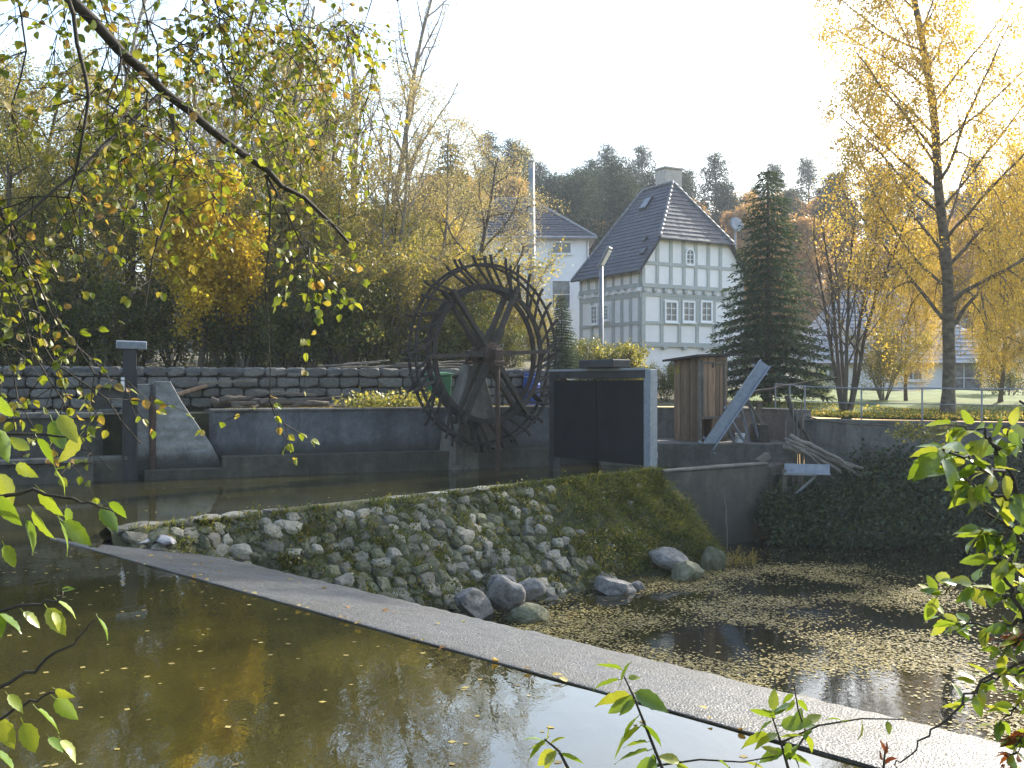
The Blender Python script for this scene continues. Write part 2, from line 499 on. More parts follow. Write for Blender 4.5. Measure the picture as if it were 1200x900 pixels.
def make_ground():
    xs = []
    for (x0, _), (x1, _) in zip(FAR, FAR[1:]):
        n = max(1, int((x1 - x0) / 1.0))
        xs += [lerp(x0, x1, i / n) for i in range(n)]
    xs.append(FAR[-1][0])
    rows = 70
    vsx, q = [], []
    for j in range(rows):
        t = (j / (rows - 1)) ** 2.2
        for x in xs:
            y0 = far_y(x)
            y = y0 + (300 - y0) * t
            xx = x * (1 + 2.6 * t)
            z = ground_z(xx, y) if j else ground_z(x, y0)
            vsx.append((xx, y, z))
    n = len(xs)
    for j in range(rows - 1):
        for i in range(n - 1):
            q.append((j * n + i, j * n + i + 1, (j + 1) * n + i + 1, (j + 1) * n + i))
    o = link("ground", np_mesh("ground", vsx, q, M['ground'], True))
    tag(o, kind='structure')
make_ground()

# lawn: a sheet just above the ground on the right
def make_lawn():
    vsx, q = [], []
    nx, ny = 60, 24
    for j in range(ny):
        for i in range(nx):
            x = 7.7 + 40 * (i / (nx - 1)) ** 1.2
            y0 = far_y(x) + 0.35
            y = y0 + (46 - y0) * (j / (ny - 1))
            vsx.append((x, y, ground_z(x, y) + 0.03))
    for j in range(ny - 1):
        for i in range(nx - 1):
            a = j * nx + i
            q.append((a, a + 1, a + nx + 1, a + nx))
    o = link("lawn", np_mesh("lawn", vsx, q, M['lawn'], True))
    tag(o, kind='structure')
make_lawn()

# near bank that the photographer stands on, going round to the right shore of the pond
def make_bank():
    # (top edge x, y, outward direction towards the water)
    B = [(-60, 4.5, 0, 1), (-12, 4.0, 0, 1), (-6, 3.6, 0, 1), (-3, 3.3, 0, 1), (-1, 3.0, 0, 1), (0.6, 2.8, 0, 1), (2.0, 2.75, -0.1, 1), (3.2, 3.0, -.35, .94),
         (4.4, 4.4, -.7, .7), (5.6, 6.2, -.85, .5), (7.0, 9.0, -.9, .4), (9.2, 12.8, -.85, .5), (12.0, 16.0, -.8, .6), (15.5, 18.2, -.6, .8), (24, 19.0, -.2, 1)]
    rnd = random.Random(5)
    vsx, q = [], []
    offs = [(1.15, -2.3), (0.75, -1.6), (0.35, -0.35), (0.12, 0.12), (0.0, 0.28), (-0.5, 0.36), (-1.6, 0.45), (-4, 0.6), (-12, 1.0), (-60, 2.0)]
    P = []
    for (a, b) in zip(B, B[1:]):
        n = max(2, int(math.hypot(b[0] - a[0], b[1] - a[1]) / 0.5)) if abs(a[0]) < 20 else 3
        for i in range(n): P.append([lerp(a[k], b[k], i / n) for k in range(4)])
    P.append(list(B[-1]))
    for j, (o, z) in enumerate(offs):
        for p in P:
            w = 0.08 if -2 < o < 1 else 0.0
            vsx.append((p[0] + p[2] * o + rnd.uniform(-w, w), p[1] + p[3] * o + rnd.uniform(-w, w), z + rnd.uniform(-w, w) * 0.6))
    n = len(P)
    for j in range(len(offs) - 1):
        for i in range(n - 1):
            q.append((j * n + i, (j + 1) * n + i, (j + 1) * n + i + 1, j * n + i + 1))
    o = link("river_bank", np_mesh("river_bank", vsx, q, M['bankearth'], True))
    tag(o, kind='structure')
make_bank()

# beds and water surfaces
sheet("river_bed", [(-70, -60), (70, -60), (70, 40), (-70, 40)], -2.7, M['bed'])

C0 = Vector((-5.03, 11.8)); CE = Vector((0.719, -0.695)); CN = Vector((0.695, 0.719))   # weir crest: point, direction, downstream
def crest(s, off=0.0): return C0 + CE * s + CN * off
T0 = Vector((-5.0, 12.9)); TE = Vector((0.755, 0.656)); TN = Vector((0.656, -0.755))    # dam top: point, direction, side of the pond
def dam_top_z(a): return lerp(0.10, 0.27, min(1, max(0, a / 10.6)))

def P2(v): return (v.x, v.y)
WR = 12.4
up_poly = [P2(crest(WR, 0.02)), P2(crest(0.0, 0.02)), (-5.25, 12.7), P2(T0 - TN * 0.2), P2(T0 + TE * 10.6 - TN * 0.2), (5.7, 21.85), (6.55, 23.8), (7.2, 26.2),
           (2, 27.5), (-9, 23), (-60, 6), (-60, 3), (-10, 3), (3.0, 1.8)]
sheet("river_water", up_poly, 0.0, M['water'])
pond_poly = [P2(crest(-0.2, 1.9)), P2(crest(WR + 1.0, 1.9)), (9, 4), (26, 18), (24, 22), (6.6, 23.2), (5.7, 21.7), P2(T0 + TE * 10.7)]
sheet("pond_water", pond_poly, -1.4, M['pond'])

# ---------------------------------------------------------------- weir
def make_weir():
    root = empty("weir", (C0.x, C0.y, -1.4), 0, "long wet grey concrete weir apron crossing the water diagonally", "weir")
    rnd = np.random.default_rng(3)
    ns, nv = 150, 22
    prof = [(-0.016, -0.5), (-0.016, 0.0), (-0.015, 0.007), (-0.012, 0.010), (0.0, 0.012)] + [(1.78 * k / (nv - 1), 0.014 - 0.34 * (k / (nv - 1)) ** 1.05) for k in range(1, nv)] + [(1.86, -0.42), (1.98, -1.0), (2.05, -1.7)]
    vsx, q = [], []
    for i in range(ns):
        s = -1.3 + (WR + 1.6) * i / (ns - 1)
        for k, (o, z) in enumerate(prof):
            w = 0.007 if 4 < k < len(prof) - 3 else 0.0
            e = 0.0
            p = crest(s, o + e)
            vsx.append((p.x - C0.x, p.y - C0.y, z + 1.4 + float(rnd.normal(0, w)) * 0.6))
    m = len(prof)
    for i in range(ns - 1):
        for k in range(m - 1):
            q.append((i * m + k, (i + 1) * m + k, (i + 1) * m + k + 1, i * m + k + 1))
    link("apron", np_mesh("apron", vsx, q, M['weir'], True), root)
    mb = MB()
    rr = random.Random(4)
    s = -0.2
    pts = []
    while s < WR + 0.2:
        p = crest(s, -0.014 + rr.uniform(-.004, .004)); pts.append((p.x - C0.x, p.y - C0.y, 1.405 + rr.uniform(-.005, .005))); s += 0.25
    mb.tube(pts, 0.007, 5)
    mb.build("crest_edge", M['darkbark'], root)
make_weir()

# ---------------------------------------------------------------- stone dam
def dam_face(a, q):
    """point on the battered face: a metres along the top, q metres down"""
    t = T0 + TE * a
    bul = 0.10 * math.sin(a * 1.7 + q * 2.1) + 0.06 * math.sin(a * 4.3 - q * 3.0)
    steep = lerp(0.55, 0.98, sstep(0.0, 3.0, a))
    h = TN * (q * steep + bul * min(1, q * 2))
    return Vector((t.x + h.x, t.y + h.y, dam_top_z(a) - q))
def dam_normal(a): 
    return Vector((TN.x, TN.y, lerp(0.55, 0.98, sstep(0, 3, a)))).normalized()

def rock_mesh(name, rnd, mat, rough=0.16, sub=2, flat=1.0, power=3.0, cut=(0.62, 1.0), ncut=5):
    bm = bmesh.new()
    bmesh.ops.create_icosphere(bm, subdivisions=sub, radius=1.0)
    ph = [rnd.uniform(0, 6.28) for _ in range(9)]
    cuts = [(Vector((rnd.gauss(0, 1), rnd.gauss(0, 1), rnd.gauss(0, 1))).normalized(), rnd.uniform(*cut)) for _ in range(ncut)]
    for v in bm.verts:
        p = v.co.normalized()
        k = (abs(p.x) ** power + abs(p.y) ** power + abs(p.z) ** power) ** (-1 / power)
        n = math.sin(p.x * 3 + ph[0]) * math.sin(p.y * 3.4 + ph[1]) + math.sin(p.z * 4 + ph[2]) * math.sin(p.x * 5 + ph[3]) * 0.6
        c = p * k * (1 + rough * n)
        for d, h in cuts:
            e = c.dot(d) - h
            if e > 0: c = c - d * e * 0.85
        if sub > 3: c = c * (1 + 0.04 * math.sin(c.x * 5 + ph[4]) * math.sin(c.y * 6 + ph[5]) * math.sin(c.z * 7 + ph[6]) + rnd.uniform(-.012, .012))
        v.co = (c.x, c.y, c.z * flat)
    me = bpy.data.meshes.new(name)
    bm.to_mesh(me); bm.free()
    me.materials.append(mat)
    return me

def make_dam():
    rnd = random.Random(11)
    root = empty("stone_dam", (T0.x, T0.y, -1.6), 0, "sloping mossy rubble stone dam between the canal and the leaf-covered pond", "dam")
    off = Vector((T0.x, T0.y, -1.6))
    na, L = 110, 10.75
    qs = [0, .1, .2, .35, .5, .65, .8, 1.0, 1.2, 1.4, 1.6, 1.9]
    vsx, q = [], []
    for i in range(na):
        a = -0.25 + (L + 0.25) * i / (na - 1)
        t = T0 + TE * a; b1 = t - TN * 0.5; 
        z = dam_top_z(a)
        row = [Vector((b1.x - TN.x * .1, b1.y - TN.y * .1, -1.0)), Vector((b1.x, b1.y, z - 0.08)), Vector((t.x - TN.x * .22, t.y - TN.y * .22, z + 0.02))]
        for k in qs:
            p = dam_face(a, k)
            n = dam_normal(a) * (0.03 * math.sin(a * 9 + k * 7) + rnd.uniform(-.03, .03) - 0.025)
            row.append(p + n)
        vsx += [tuple(p - off) for p in row]
    m = len(qs) + 3
    for i in range(na - 1):
        for k in range(m - 1):
            q.append((i * m + k, i * m + k + 1, (i + 1) * m + k + 1, (i + 1) * m + k))
    link("core", np_mesh("core", vsx, q, M['earth'], True), root)
    rocks = [rock_mesh("stone", rnd, M['stone'] if k < 7 else M['mossstone'], 0.10, 2, 1, 7.0) for k in range(14)]
    # stones row by row
    spots = []
    qrow = 0.06
    while qrow < 1.75:
        h = rnd.uniform(0.12, 0.17)
        a = -0.15 + rnd.uniform(0, .2)
        while a < 10.5:
            w = rnd.uniform(0.12, 0.30)
            spots.append((a + w / 2, qrow + h / 2 + rnd.uniform(-.03, .03), w, h * rnd.uniform(0.85, 1.25)))
            a += w * rnd.uniform(0.98, 1.12)
        qrow += h * 0.97
    n = 0
    for (a, qq, w, h) in spots:
        p = dam_face(a, qq)
        px = 600 + p.x / p.y * F; py = 450 - (p.z - EYE) / p.y * F
        if py > 655 + (px - 200) * 0.235: continue                     # below the rim of the apron
        grassy = sstep(6.3, 8.2, a) * 0.9 + 0.10 + 0.12 * math.sin(a * 2.3 + qq * 4)
        if rnd.random() < grassy: continue
        if 4.9 < a < 5.3 and 0.22 < qq < 0.5: continue                  # hole where stones fell out
        o = link("stone", rocks[rnd.randrange(14)], root)
        nrm = dam_normal(a)
        o.location = p - off + nrm * rnd.uniform(-0.075, -0.01)
        q0 = Vector((nrm.x, nrm.y, nrm.z)).to_track_quat('Y', 'Z').to_matrix()
        rr = Euler((rnd.uniform(-.12, .12), rnd.uniform(-.35, .35), rnd.uniform(-.15, .15))).to_matrix()
        o.rotation_euler = (q0 @ rr).to_euler()
        o.scale = (w * 0.56, 0.085, h * 0.66 * 1.2)
        n += 1
    # small rubble wedged between the stones
    bm = bmesh.new()
    for _ in range(520):
        a = rnd.uniform(0.0, 8.3); qq = rnd.uniform(0.05, 1.7)
        p = dam_face(a, qq)
        px = 600 + p.x / p.y * F; py = 450 - (p.z - EYE) / p.y * F
        if py > 655 + (px - 200) * 0.235 or rnd.random() < sstep(6.0, 8.3, a): continue
        mt = Matrix.LocRotScale(p - off - dam_normal(a) * rnd.uniform(0, .03), Euler((rnd.uniform(0, 6), rnd.uniform(0, 6), rnd.uniform(0, 6))), Vector((rnd.uniform(.04, .08), rnd.uniform(.035, .06), rnd.uniform(.03, .05))))
        b = bmesh.ops.create_icosphere(bm, subdivisions=1, radius=1.0, matrix=mt)
        for v in b['verts']: v.co += Vector((rnd.gauss(0, 1), rnd.gauss(0, 1), rnd.gauss(0, 1))) * 0.006
    me = bpy.data.meshes.new("rubble"); bm.to_mesh(me); bm.free(); me.materials.append(M['mossstone'])
    tag(link("rubble", me, root), kind="stuff")
    # flat coping slabs along the crest
    a = -0.45
    while a < 6.6:
        w = rnd.uniform(0.28, 0.62)
        if rnd.random() < 0.75:
            o = link("coping_stone", rocks[rnd.randrange(8)], root)
            t = T0 + TE * (a + w / 2) - TN * rnd.uniform(.06, .16)
            o.location = Vector((t.x, t.y, dam_top_z(a) + rnd.uniform(-.02, .015))) - off
            o.rotation_euler = (0, 0, math.atan2(TE.y, TE.x) + rnd.uniform(-.1, .1))
            o.scale = (w * 0.5, rnd.uniform(.10, .17), rnd.uniform(.03, .06))
        a += w
    return root
dam = make_dam()

# two pale slabs where the dam meets the apron, and the slab lying on its end
def loose_stone(name, px, py, d, size, rz, label, cat, group, seed, mat, flat=1.0, power=2.6, tilt=0.0):
    rnd = random.Random(seed)
    me = rock_mesh(name, rnd, mat, 0.14, 4, flat, power, (0.6, 0.95), 10)
    o = link(name, me)
    p = at(px, py, d)
    o.location = p; o.scale = [k * 1.12 for k in size]; o.rotation_euler = (tilt, tilt * 0.5, rz)
    tag(o, label, cat, group)
    return o
M['paleslab'] = plain("pale_slab", (0.33, 0.33, 0.34), (0.22, 0.22, 0.23), 4, 0.8, 0.4)
loose_stone("stone_slab", 172, 631, 13.0, (0.14, 0.12, 0.05), 0.6, "pale flat stone slab lying on the weir end, left of its twin", "stone", None, 31, M['paleslab'], 1, 4)
loose_stone("stone_slab", 193, 633, 12.95, (0.13, 0.11, 0.055), 0.3, "pale flat stone slab wedged between its twin and the mossy dam", "stone", None, 32, M['paleslab'], 1, 4)
loose_stone("stone_slab", 160, 618, 13.1, (0.30, 0.16, 0.06), 0.9, "long dark flat slab ending the dam at the canal mouth", "stone", None, 33, M['stone'], 1, 4)
loose_stone("boulder", 592, 697, 14.3, (0.24, 0.24, 0.21), 0.4, "rounded pale grey boulder at the dam foot, the roundest", "boulder", None, 41, M['boulder'], 1, 2.4)
loose_stone("boulder", 622, 692, 14.9, (0.17, 0.2, 0.17), 1.1, "small pointed grey boulder leaning on the roundest boulder", "boulder", None, 42, M['boulder'], 1, 2.4)
loose_stone("boulder", 620, 723, 14.2, (0.25, 0.26, 0.19), 2.0, "brownish mossy boulder lying in the water at the weir rim", "boulder", None, 43, M['mossstone'], 1, 2.6)
loose_stone("boulder", 555, 707, 14.0, (0.27, 0.25, 0.20), 0.2, "flat-sided grey boulder set against the dam foot by the weir", "boulder", None, 44, M['boulder'], 1, 3.4)
loose_stone("boulder", 590, 682, 14.9, (0.19, 0.18, 0.12), 0.9, "dark wedge stone above the roundest boulder in the dam foot", "boulder", None, 45, M['boulder'], 1, 3)
loose_stone("boulder", 720, 688, 16.1, (0.30, 0.25, 0.16), 0.5, "low grey boulder at the water's edge below dark brambles", "boulder", None, 46, M['boulder'], 1, 2.8)
loose_stone("boulder", 747, 690, 16.3, (0.12, 0.13, 0.11), 0.5, "small dark stone beside the low grey boulder", "boulder", None, 47, M['boulder'], 1, 2.8)
loose_stone("boulder", 787, 656, 17.6, (0.36, 0.30, 0.17), 0.3, "dark slab boulder overhanging a hollow under the grassy dam", "boulder", None, 48, M['boulder'], 1, 3.4, 0.15)
loose_stone("boulder", 803, 675, 17.2, (0.32, 0.28, 0.20), 0.7, "mossy boulder with pale edge under the overhanging slab", "boulder", None, 49, M['mossstone'], 1, 3.0, -0.2)
loose_stone("boulder", 832, 662, 18.2, (0.20, 0.25, 0.34), 0.2, "upright mossy boulder where the dam meets the concrete wall", "boulder", None, 50, M['mossstone'], 1, 3.0)

# ---------------------------------------------------------------- walls
def wall_thing(name, label, pts, thick, z0, z1, mat, coping=None, subd=0.6, back=True):
    """upright wall along a polyline; z1 may be a function of arc length fraction"""
    root = empty(name, (pts[0][0], pts[0][1], z0), 0, label, "wall")
    off = Vector((pts[0][0], pts[0][1], z0))
    rnd = random.Random(len(name) * 7 + int(abs(pts[0][0]) * 10))
    P = []
    for a, b in zip(pts, pts[1:]):
        L = math.hypot(b[0] - a[0], b[1] - a[1]); n = max(1, int(L / subd))
        P += [(lerp(a[0], b[0], i / n), lerp(a[1], b[1], i / n)) for i in range(n)]
    P.append(pts[-1])
    def strip(z_lo, z_hi, ext_f, ext_b, nm, m, wob):
        vsx, q = [], []
        n = len(P)
        for i, p in enumerate(P):
            a = P[max(0, i - 1)]; b = P[min(n - 1, i + 1)]
            d = Vector((b[0] - a[0], b[1] - a[1])).normalized(); nn = Vector((d.y, -d.x))   # towards the camera
            w = [rnd.uniform(-wob, wob) for _ in range(4)]
            f = nn * (ext_f + w[0]); bk = nn * (-thick - ext_b)
            zh = z_hi + w[1] * .7
            vsx += [(p[0] + f.x, p[1] + f.y, z_lo), (p[0] + f.x, p[1] + f.y, zh - 0.02), (p[0] + f.x - nn.x * .02, p[1] + f.y - nn.y * .02, zh), (p[0] + bk.x, p[1] + bk.y, zh), (p[0] + bk.x, p[1] + bk.y, z_lo)]
        vsx = [(x - off.x, y - off.y, z - off.z) for x, y, z in vsx]
        for i in range(n - 1):
            for k in range(4):
                q.append((i * 5 + k, (i + 1) * 5 + k, (i + 1) * 5 + k + 1, i * 5 + k + 1))
        e = (n - 1) * 5
        q += [(0, 1, 3, 4), (e + 4, e + 3, e + 1, e)]
        return link(nm, np_mesh(nm, vsx, q, m), root)
    strip(z0, z1, 0, 0, "wall_body", mat, 0.008)
    if coping: strip(z1 - 0.004, z1 + coping[0], coping[1], coping[1], "coping", coping[2], 0.012)
    return root

def lw(x, back=0.0): return (x, 20.9 + (x + 7.9) * 0.404 + back)
LW_Z = 1.40
left_wall = wall_thing("canal_wall", "low stained concrete canal wall with a mossy ledge below the log-strewn terrace", [lw(-6.6), lw(-4), lw(-1.6), lw(1.0), (2.3, 25.0)], 0.35, -1.6, LW_Z, M['wall'], (0.05, 0.03, M['ledge']))
# mossy footing along its base
mbx = MB()
a, b = lw(-6.3, -0.28), lw(1.0, -0.28)
mbx.bar((a[0], a[1], -0.6), (b[0], b[1], -0.6), 0.5, 2.06)
off = Vector((left_wall.location))
mbx.v = [tuple(Vector(p) - off) for p in mbx.v]
mbx.build("footing", M['sidewall'], left_wall)

side_wall = wall_thing("channel_wall", "dark concrete wall ending the dam, moss stained, rising from the pond", [(3.05, 19.62), (4.4, 20.65), (5.65, 21.6)], 0.26, -1.9, 0.24, M['sidewall'], (0.03, 0.015, M['ledge']))
end_wall = wall_thing("channel_end_wall", "short concrete wall closing the wheel channel beside the metal tray", [(5.72, 21.72), (6.15, 22.5), (6.62, 23.55)], 0.3, -1.9, 0.16, M['sidewall'])
retaining = wall_thing("retaining_wall", "stained concrete retaining wall below the sunny lawn and wire fence", [(7.0, 23.5), (8.0, 22.5), (9.4, 21.6), (11.5, 20.6), (14, 19.5), (24, 17.0)], 0.35, -0.9, 1.10, M['retain'], (0.07, 0.03, M['ledge']))

# stone block wall behind the terrace: every block a part
def block_wall():
    root = empty("stone_block_wall", (-13, 20.9, 0.9), 0, "grey stone block wall with flat coping below the autumn thicket", "wall")
    off = Vector((-13, 20.9, 0.9))
    rnd = random.Random(8)
    x0, x1 = -14.0, 1.3
    d = Vector((1, 0.404)).normalized(); n = Vector((d.y, -d.x))
    L = (x1 - x0) / d.x
    p0 = Vector((x0, lw(x0)[1] + 2.05))
    mb = MB()
    c = p0 + d * L / 2 - n * 0.25
    rot = Matrix.Rotation(math.atan2(d.y, d.x), 3, 'Z')
    mb.box((c.x - off.x, c.y - off.y, 1.60 - off.z), (L, 0.36, 1.34), rot)
    mb.build("backing", M['mortar'], root)
    blocks = []
    for k in range(6):
        me = rock_mesh("stone_block", rnd, M['block'], 0.02, 3, 1.0, 16.0, (0.98, 1.25)); blocks.append(me)
    z = 0.98
    while z < 2.2:
        h = rnd.uniform(0.2, 0.27)
        s = rnd.uniform(0, .4)
        while s < L - 0.3:
            w = rnd.uniform(0.3, 0.62)
            p = p0 + d * (s + w / 2)
            pxx = 600 + p.x / p.y * F
            if pxx > -15 and pxx < 660 and rnd.random() < 0.93:
                o = link("stone_block", blocks[rnd.randrange(6)], root)
                o.location = (p.x - off.x, p.y - off.y, z + h / 2 - off.z)
                o.rotation_euler = (0, rnd.uniform(-.03, .03), math.atan2(d.y, d.x) + rnd.uniform(-.04, .04))
                o.scale = (w * 0.5, 0.10 + rnd.uniform(0, .03), h * 0.5)
            s += w + 0.025
        z += h + 0.02
    s = 0
    while s < L:
        w = rnd.uniform(1.0, 1.5)
        p = p0 + d * (s + w / 2) - n * 0.2
        mb = MB(); mb.box((0, 0, 0), (w - 0.015, 0.62, 0.1), None)
        o = mb.build("coping_slab", M['wall'], root, bevel=0.012)
        o.location = (p.x - off.x, p.y - off.y, 2.31 - off.z); o.rotation_euler = (0, 0, math.atan2(d.y, d.x))
        s += w
    return root
block_wall()

# terrace between the two walls
a, b = lw(-14, 0.2), lw(1.2, 0.2)
mb = MB()
mb.prism([(a[0], a[1]), (b[0], b[1]), (b[0], b[1] + 2.1), (a[0], a[1] + 2.1)], -1.0, 1.36)
o = mb.build("terrace", M['bankearth']); tag(o, kind='structure')

# concrete ledge that the hut stands on, with the wall behind it
mb = MB(); mb.prism([(2.2, 24.3), (3.6, 23.75), (6.55, 23.6), (6.9, 23.7), (6.9, 26.6), (2.2, 27.4)], -1.0, 0.56)
o = mb.build("hut_ledge", M['ledge'], bevel=0.015); tag(o, "low concrete ledge carrying the plank hut beside the wheel channel", "ledge")
wall_thing("hut_back_wall", "grey concrete wall with grass on top behind the plank hut", [(2.25, 26.75), (4.6, 26.25), (6.75, 25.75), (7.0, 23.9)], 0.3, 0.3, 1.32, M['retain'], (0.05, 0.02, M['ledge']))

# steep overgrown bank below the retaining wall
def ivy_bank():
    line = [(5.9, 21.9, 5.75, 21.2), (6.9, 23.3, 6.6, 20.9), (8.0, 22.4, 7.6, 20.6), (9.4, 21.5, 8.9, 20.2), (11.5, 20.5, 11.0, 19.4), (14, 19.4, 13.4, 18.3), (24, 16.9, 23.5, 15.5)]
    P = []
    for a, b in zip(line, line[1:]):
        for i in range(8): P.append([lerp(a[k], b[k], i / 8) for k in range(4)])
    P.append(list(line[-1]))
    rnd = random.Random(2)
    vsx, q = [], []
    rows = 9
    for j in range(rows):
        t = j / (rows - 1)
        for p in P:
            z = lerp(-1.7, 0.05, t ** 0.8)
            w = rnd.uniform(-.1, .1)
            vsx.append((lerp(p[2], p[0], t) + w, lerp(p[3], p[1], t) + w, z + w * 0.6))
    n = len(P)
    for j in range(rows - 1):
        for i in range(n - 1):
            q.append((j * n + i, j * n + i + 1, (j + 1) * n + i + 1, (j + 1) * n + i))
    o = link("pond_bank", np_mesh("pond_bank", vsx, q, M['bankearth'], True)); tag(o, kind='structure')
    return P
IVY = ivy_bank()
# ================================================================ foliage tools
def leaf_quads(pos, rng, size, aspect=0.55, jitter=0.35, down=0.0, dirs=None, fold=0.22):
    """one folded diamond per point -> verts, quads"""
    n = len(pos)
    pos = np.asarray(pos, dtype=np.float64)
    d = rng.normal(size=(n, 3))
    if dirs is not None: d = d * 0.5 + np.asarray(dirs)
    d[:, 2] -= down
    d /= np.linalg.norm(d, axis=1, keepdims=True) + 1e-9
    r = rng.normal(size=(n, 3))
    s = np.cross(d, r); s /= np.linalg.norm(s, axis=1, keepdims=True) + 1e-9
    nn = np.cross(s, d)
    L = size * (1 + jitter * rng.uniform(-1, 1, size=(n, 1)))
    W = L * aspect * 0.5
    v = np.empty((n, 4, 3))
    v[:, 0] = pos
    v[:, 1] = pos + d * L * 0.5 + s * W + nn * L * fold * 0.5
    v[:, 2] = pos + d * L
    v[:, 3] = pos + d * L * 0.5 - s * W + nn * L * fold * 0.5
    return v.reshape(-1, 3), np.arange(n * 4).reshape(-1, 4)

class Tubes:
    """many thin branches in one numpy mesh"""
    def __init__(self): self.v = []; self.q = []; self.n = 0
    def add(self, pts, rad, k):
        pts = np.asarray(pts, dtype=np.float64); m = len(pts)
        d = np.gradient(pts, axis=0); d /= np.linalg.norm(d, axis=1, keepdims=True) + 1e-9
        ref = np.array([0.31, 0.83, 0.46]) if abs(d[0, 2]) > 0.7 else np.array([0.1, 0.15, 0.98])
        s = np.cross(d, ref); s /= np.linalg.norm(s, axis=1, keepdims=True) + 1e-9
        t = np.cross(d, s)
        an = np.arange(k) * 2 * np.pi / k
        ring = pts[:, None, :] + (s[:, None, :] * np.cos(an)[None, :, None] + t[:, None, :] * np.sin(an)[None, :, None]) * np.asarray(rad)[:, None, None]
        self.v.append(ring.reshape(-1, 3))
        i = np.arange(m - 1)[:, None] * k; j = np.arange(k)[None, :]; j2 = (j + 1) % k
        q = np.stack([i + j, i + j2, i + k + j2, i + k + j], axis=-1).reshape(-1, 4) + self.n
        self.q.append(q); self.n += m * k
    def mesh(self, name, mat):
        return np_mesh(name, np.concatenate(self.v), np.concatenate(self.q), mat, True)

def grow(seed, H, r0, nch, ang, ratio, wig, trop, seg, sides=(8, 6, 4, 3), start=(0.25, 0.2, 0.1, 0.1), lean=(0, 0), stems=1, spread=0.0, shape='round', leafy=None, rf=(0.45, 0.62)):
    """branching skeleton -> Tubes, points and directions of the twigs"""
    rng = random.Random(seed)
    T = Tubes(); tips = []; tdir = []
    maxl = len(nch)
    wig = tuple(wig) + (wig[-1],) * 4; trop = tuple(trop) + (trop[-1],) * 4; seg = tuple(seg) + (seg[-1],) * 4
    def gv(): return Vector((rng.gauss(0, 1), rng.gauss(0, 1), rng.gauss(0, 1)))
    def go(p, d, L, r, lvl):
        n = max(3, int(L / seg[lvl]) + 1)
        pts = [p.copy()]; dirs = [d.copy()]
        for i in range(n):
            d = (d + gv() * wig[lvl] + Vector((0, 0, trop[lvl]))).normalized()
            p = p + d * (L / n)
            pts.append(p.copy()); dirs.append(d.copy())
        endr = 0.25 if lvl == 0 else 0.3
        rad = [max(0.004, r * lerp(1, endr, (i / n) ** 0.9)) for i in range(n + 1)]
        if lvl == 0: rad[0] *= 1.35
        T.add([tuple(x) for x in pts], rad, sides[min(lvl, 3)])
        if lvl == maxl or (leafy is not None and lvl >= leafy):
            for i in range(1, n + 1):
                tips.append(tuple(pts[i])); tdir.append(tuple(dirs[i]))
        if lvl < maxl:
            k = nch[lvl]; az = rng.uniform(0, 6.28)
            for c in range(k):
                t = lerp(start[lvl], 0.99, (c + rng.uniform(0, .9)) / k)
                i = min(n - 1, int(t * n)); fr = t * n - i
                bp = pts[i].lerp(pts[i + 1], min(1, fr)); bd = dirs[i]
                az += 2.4 + rng.uniform(-.5, .5)
                a = ang[lvl] * rng.uniform(0.75, 1.25)
                o = bd.orthogonal().normalized()
                o = Matrix.Rotation(az, 3, bd) @ o
                cd = (bd * math.cos(a) + o * math.sin(a)).normalized()
                if shape == 'round': f = lerp(1.0, 0.45, t)
                elif shape == 'cone': f = lerp(1.15, 0.15, t)
                else: f = lerp(0.75, 1.0, math.sin(t * math.pi)) 
                go(bp, cd, L * ratio[lvl] * f * rng.uniform(0.75, 1.2), max(0.005, r * lerp(1, endr, t) * rng.uniform(*(rf if lvl == 0 else (0.45, 0.62)))), lvl + 1)
    for s in range(stems):
        a = rng.uniform(0, 6.28) if stems > 1 else 0
        a = s * 6.28 / stems + rng.uniform(-.4, .4)
        d0 = Vector((lean[0] + math.cos(a) * spread, lean[1] + math.sin(a) * spread, 1)).normalized()
        go(Vector((math.cos(a) * r0 * 0.8 * (stems > 1), math.sin(a) * r0 * 0.8 * (stems > 1), -0.15)), d0, H * rng.uniform(0.85, 1.0) if stems > 1 else H, r0, 0)
    return T, np.array(tips), np.array(tdir)

def crown(tips, tdir, rng, per, spread, size, aspect=0.6, down=0.3, keep=1.0, follow=False):
    idx = np.repeat(np.arange(len(tips)), per)
    if keep < 1: idx = idx[rng.random(len(idx)) < keep]
    pos = tips[idx] + rng.normal(size=(len(idx), 3)) * spread
    return leaf_quads(pos, rng, size, aspect, down=down, dirs=tdir[idx] if follow else None)

def species(name, wood_mat, leaf_mat_, grow_args, crown_args, seed):
    T, tips, td = grow(seed, **grow_args)
    rng = np.random.default_rng(seed)
    w = T.mesh(name + "_trunk", wood_mat)
    v, q = crown(tips, td, rng, **crown_args)
    c = np_mesh(name + "_crown", v, q, leaf_mat_)
    return (w, c)

def plant(name, sp, x, y, s=1.0, rz=0.0, label=None, cat="tree", group=None, z=None, sz=None, parts=("trunk", "crown")):
    z = ground_z(x, y) - 0.05 if z is None else z
    o = empty(name, (x, y, z), rz, label, cat, group)
    o.scale = (s, s, sz or s)
    link(parts[0], sp[0], o); link(parts[1], sp[1], o)
    return o

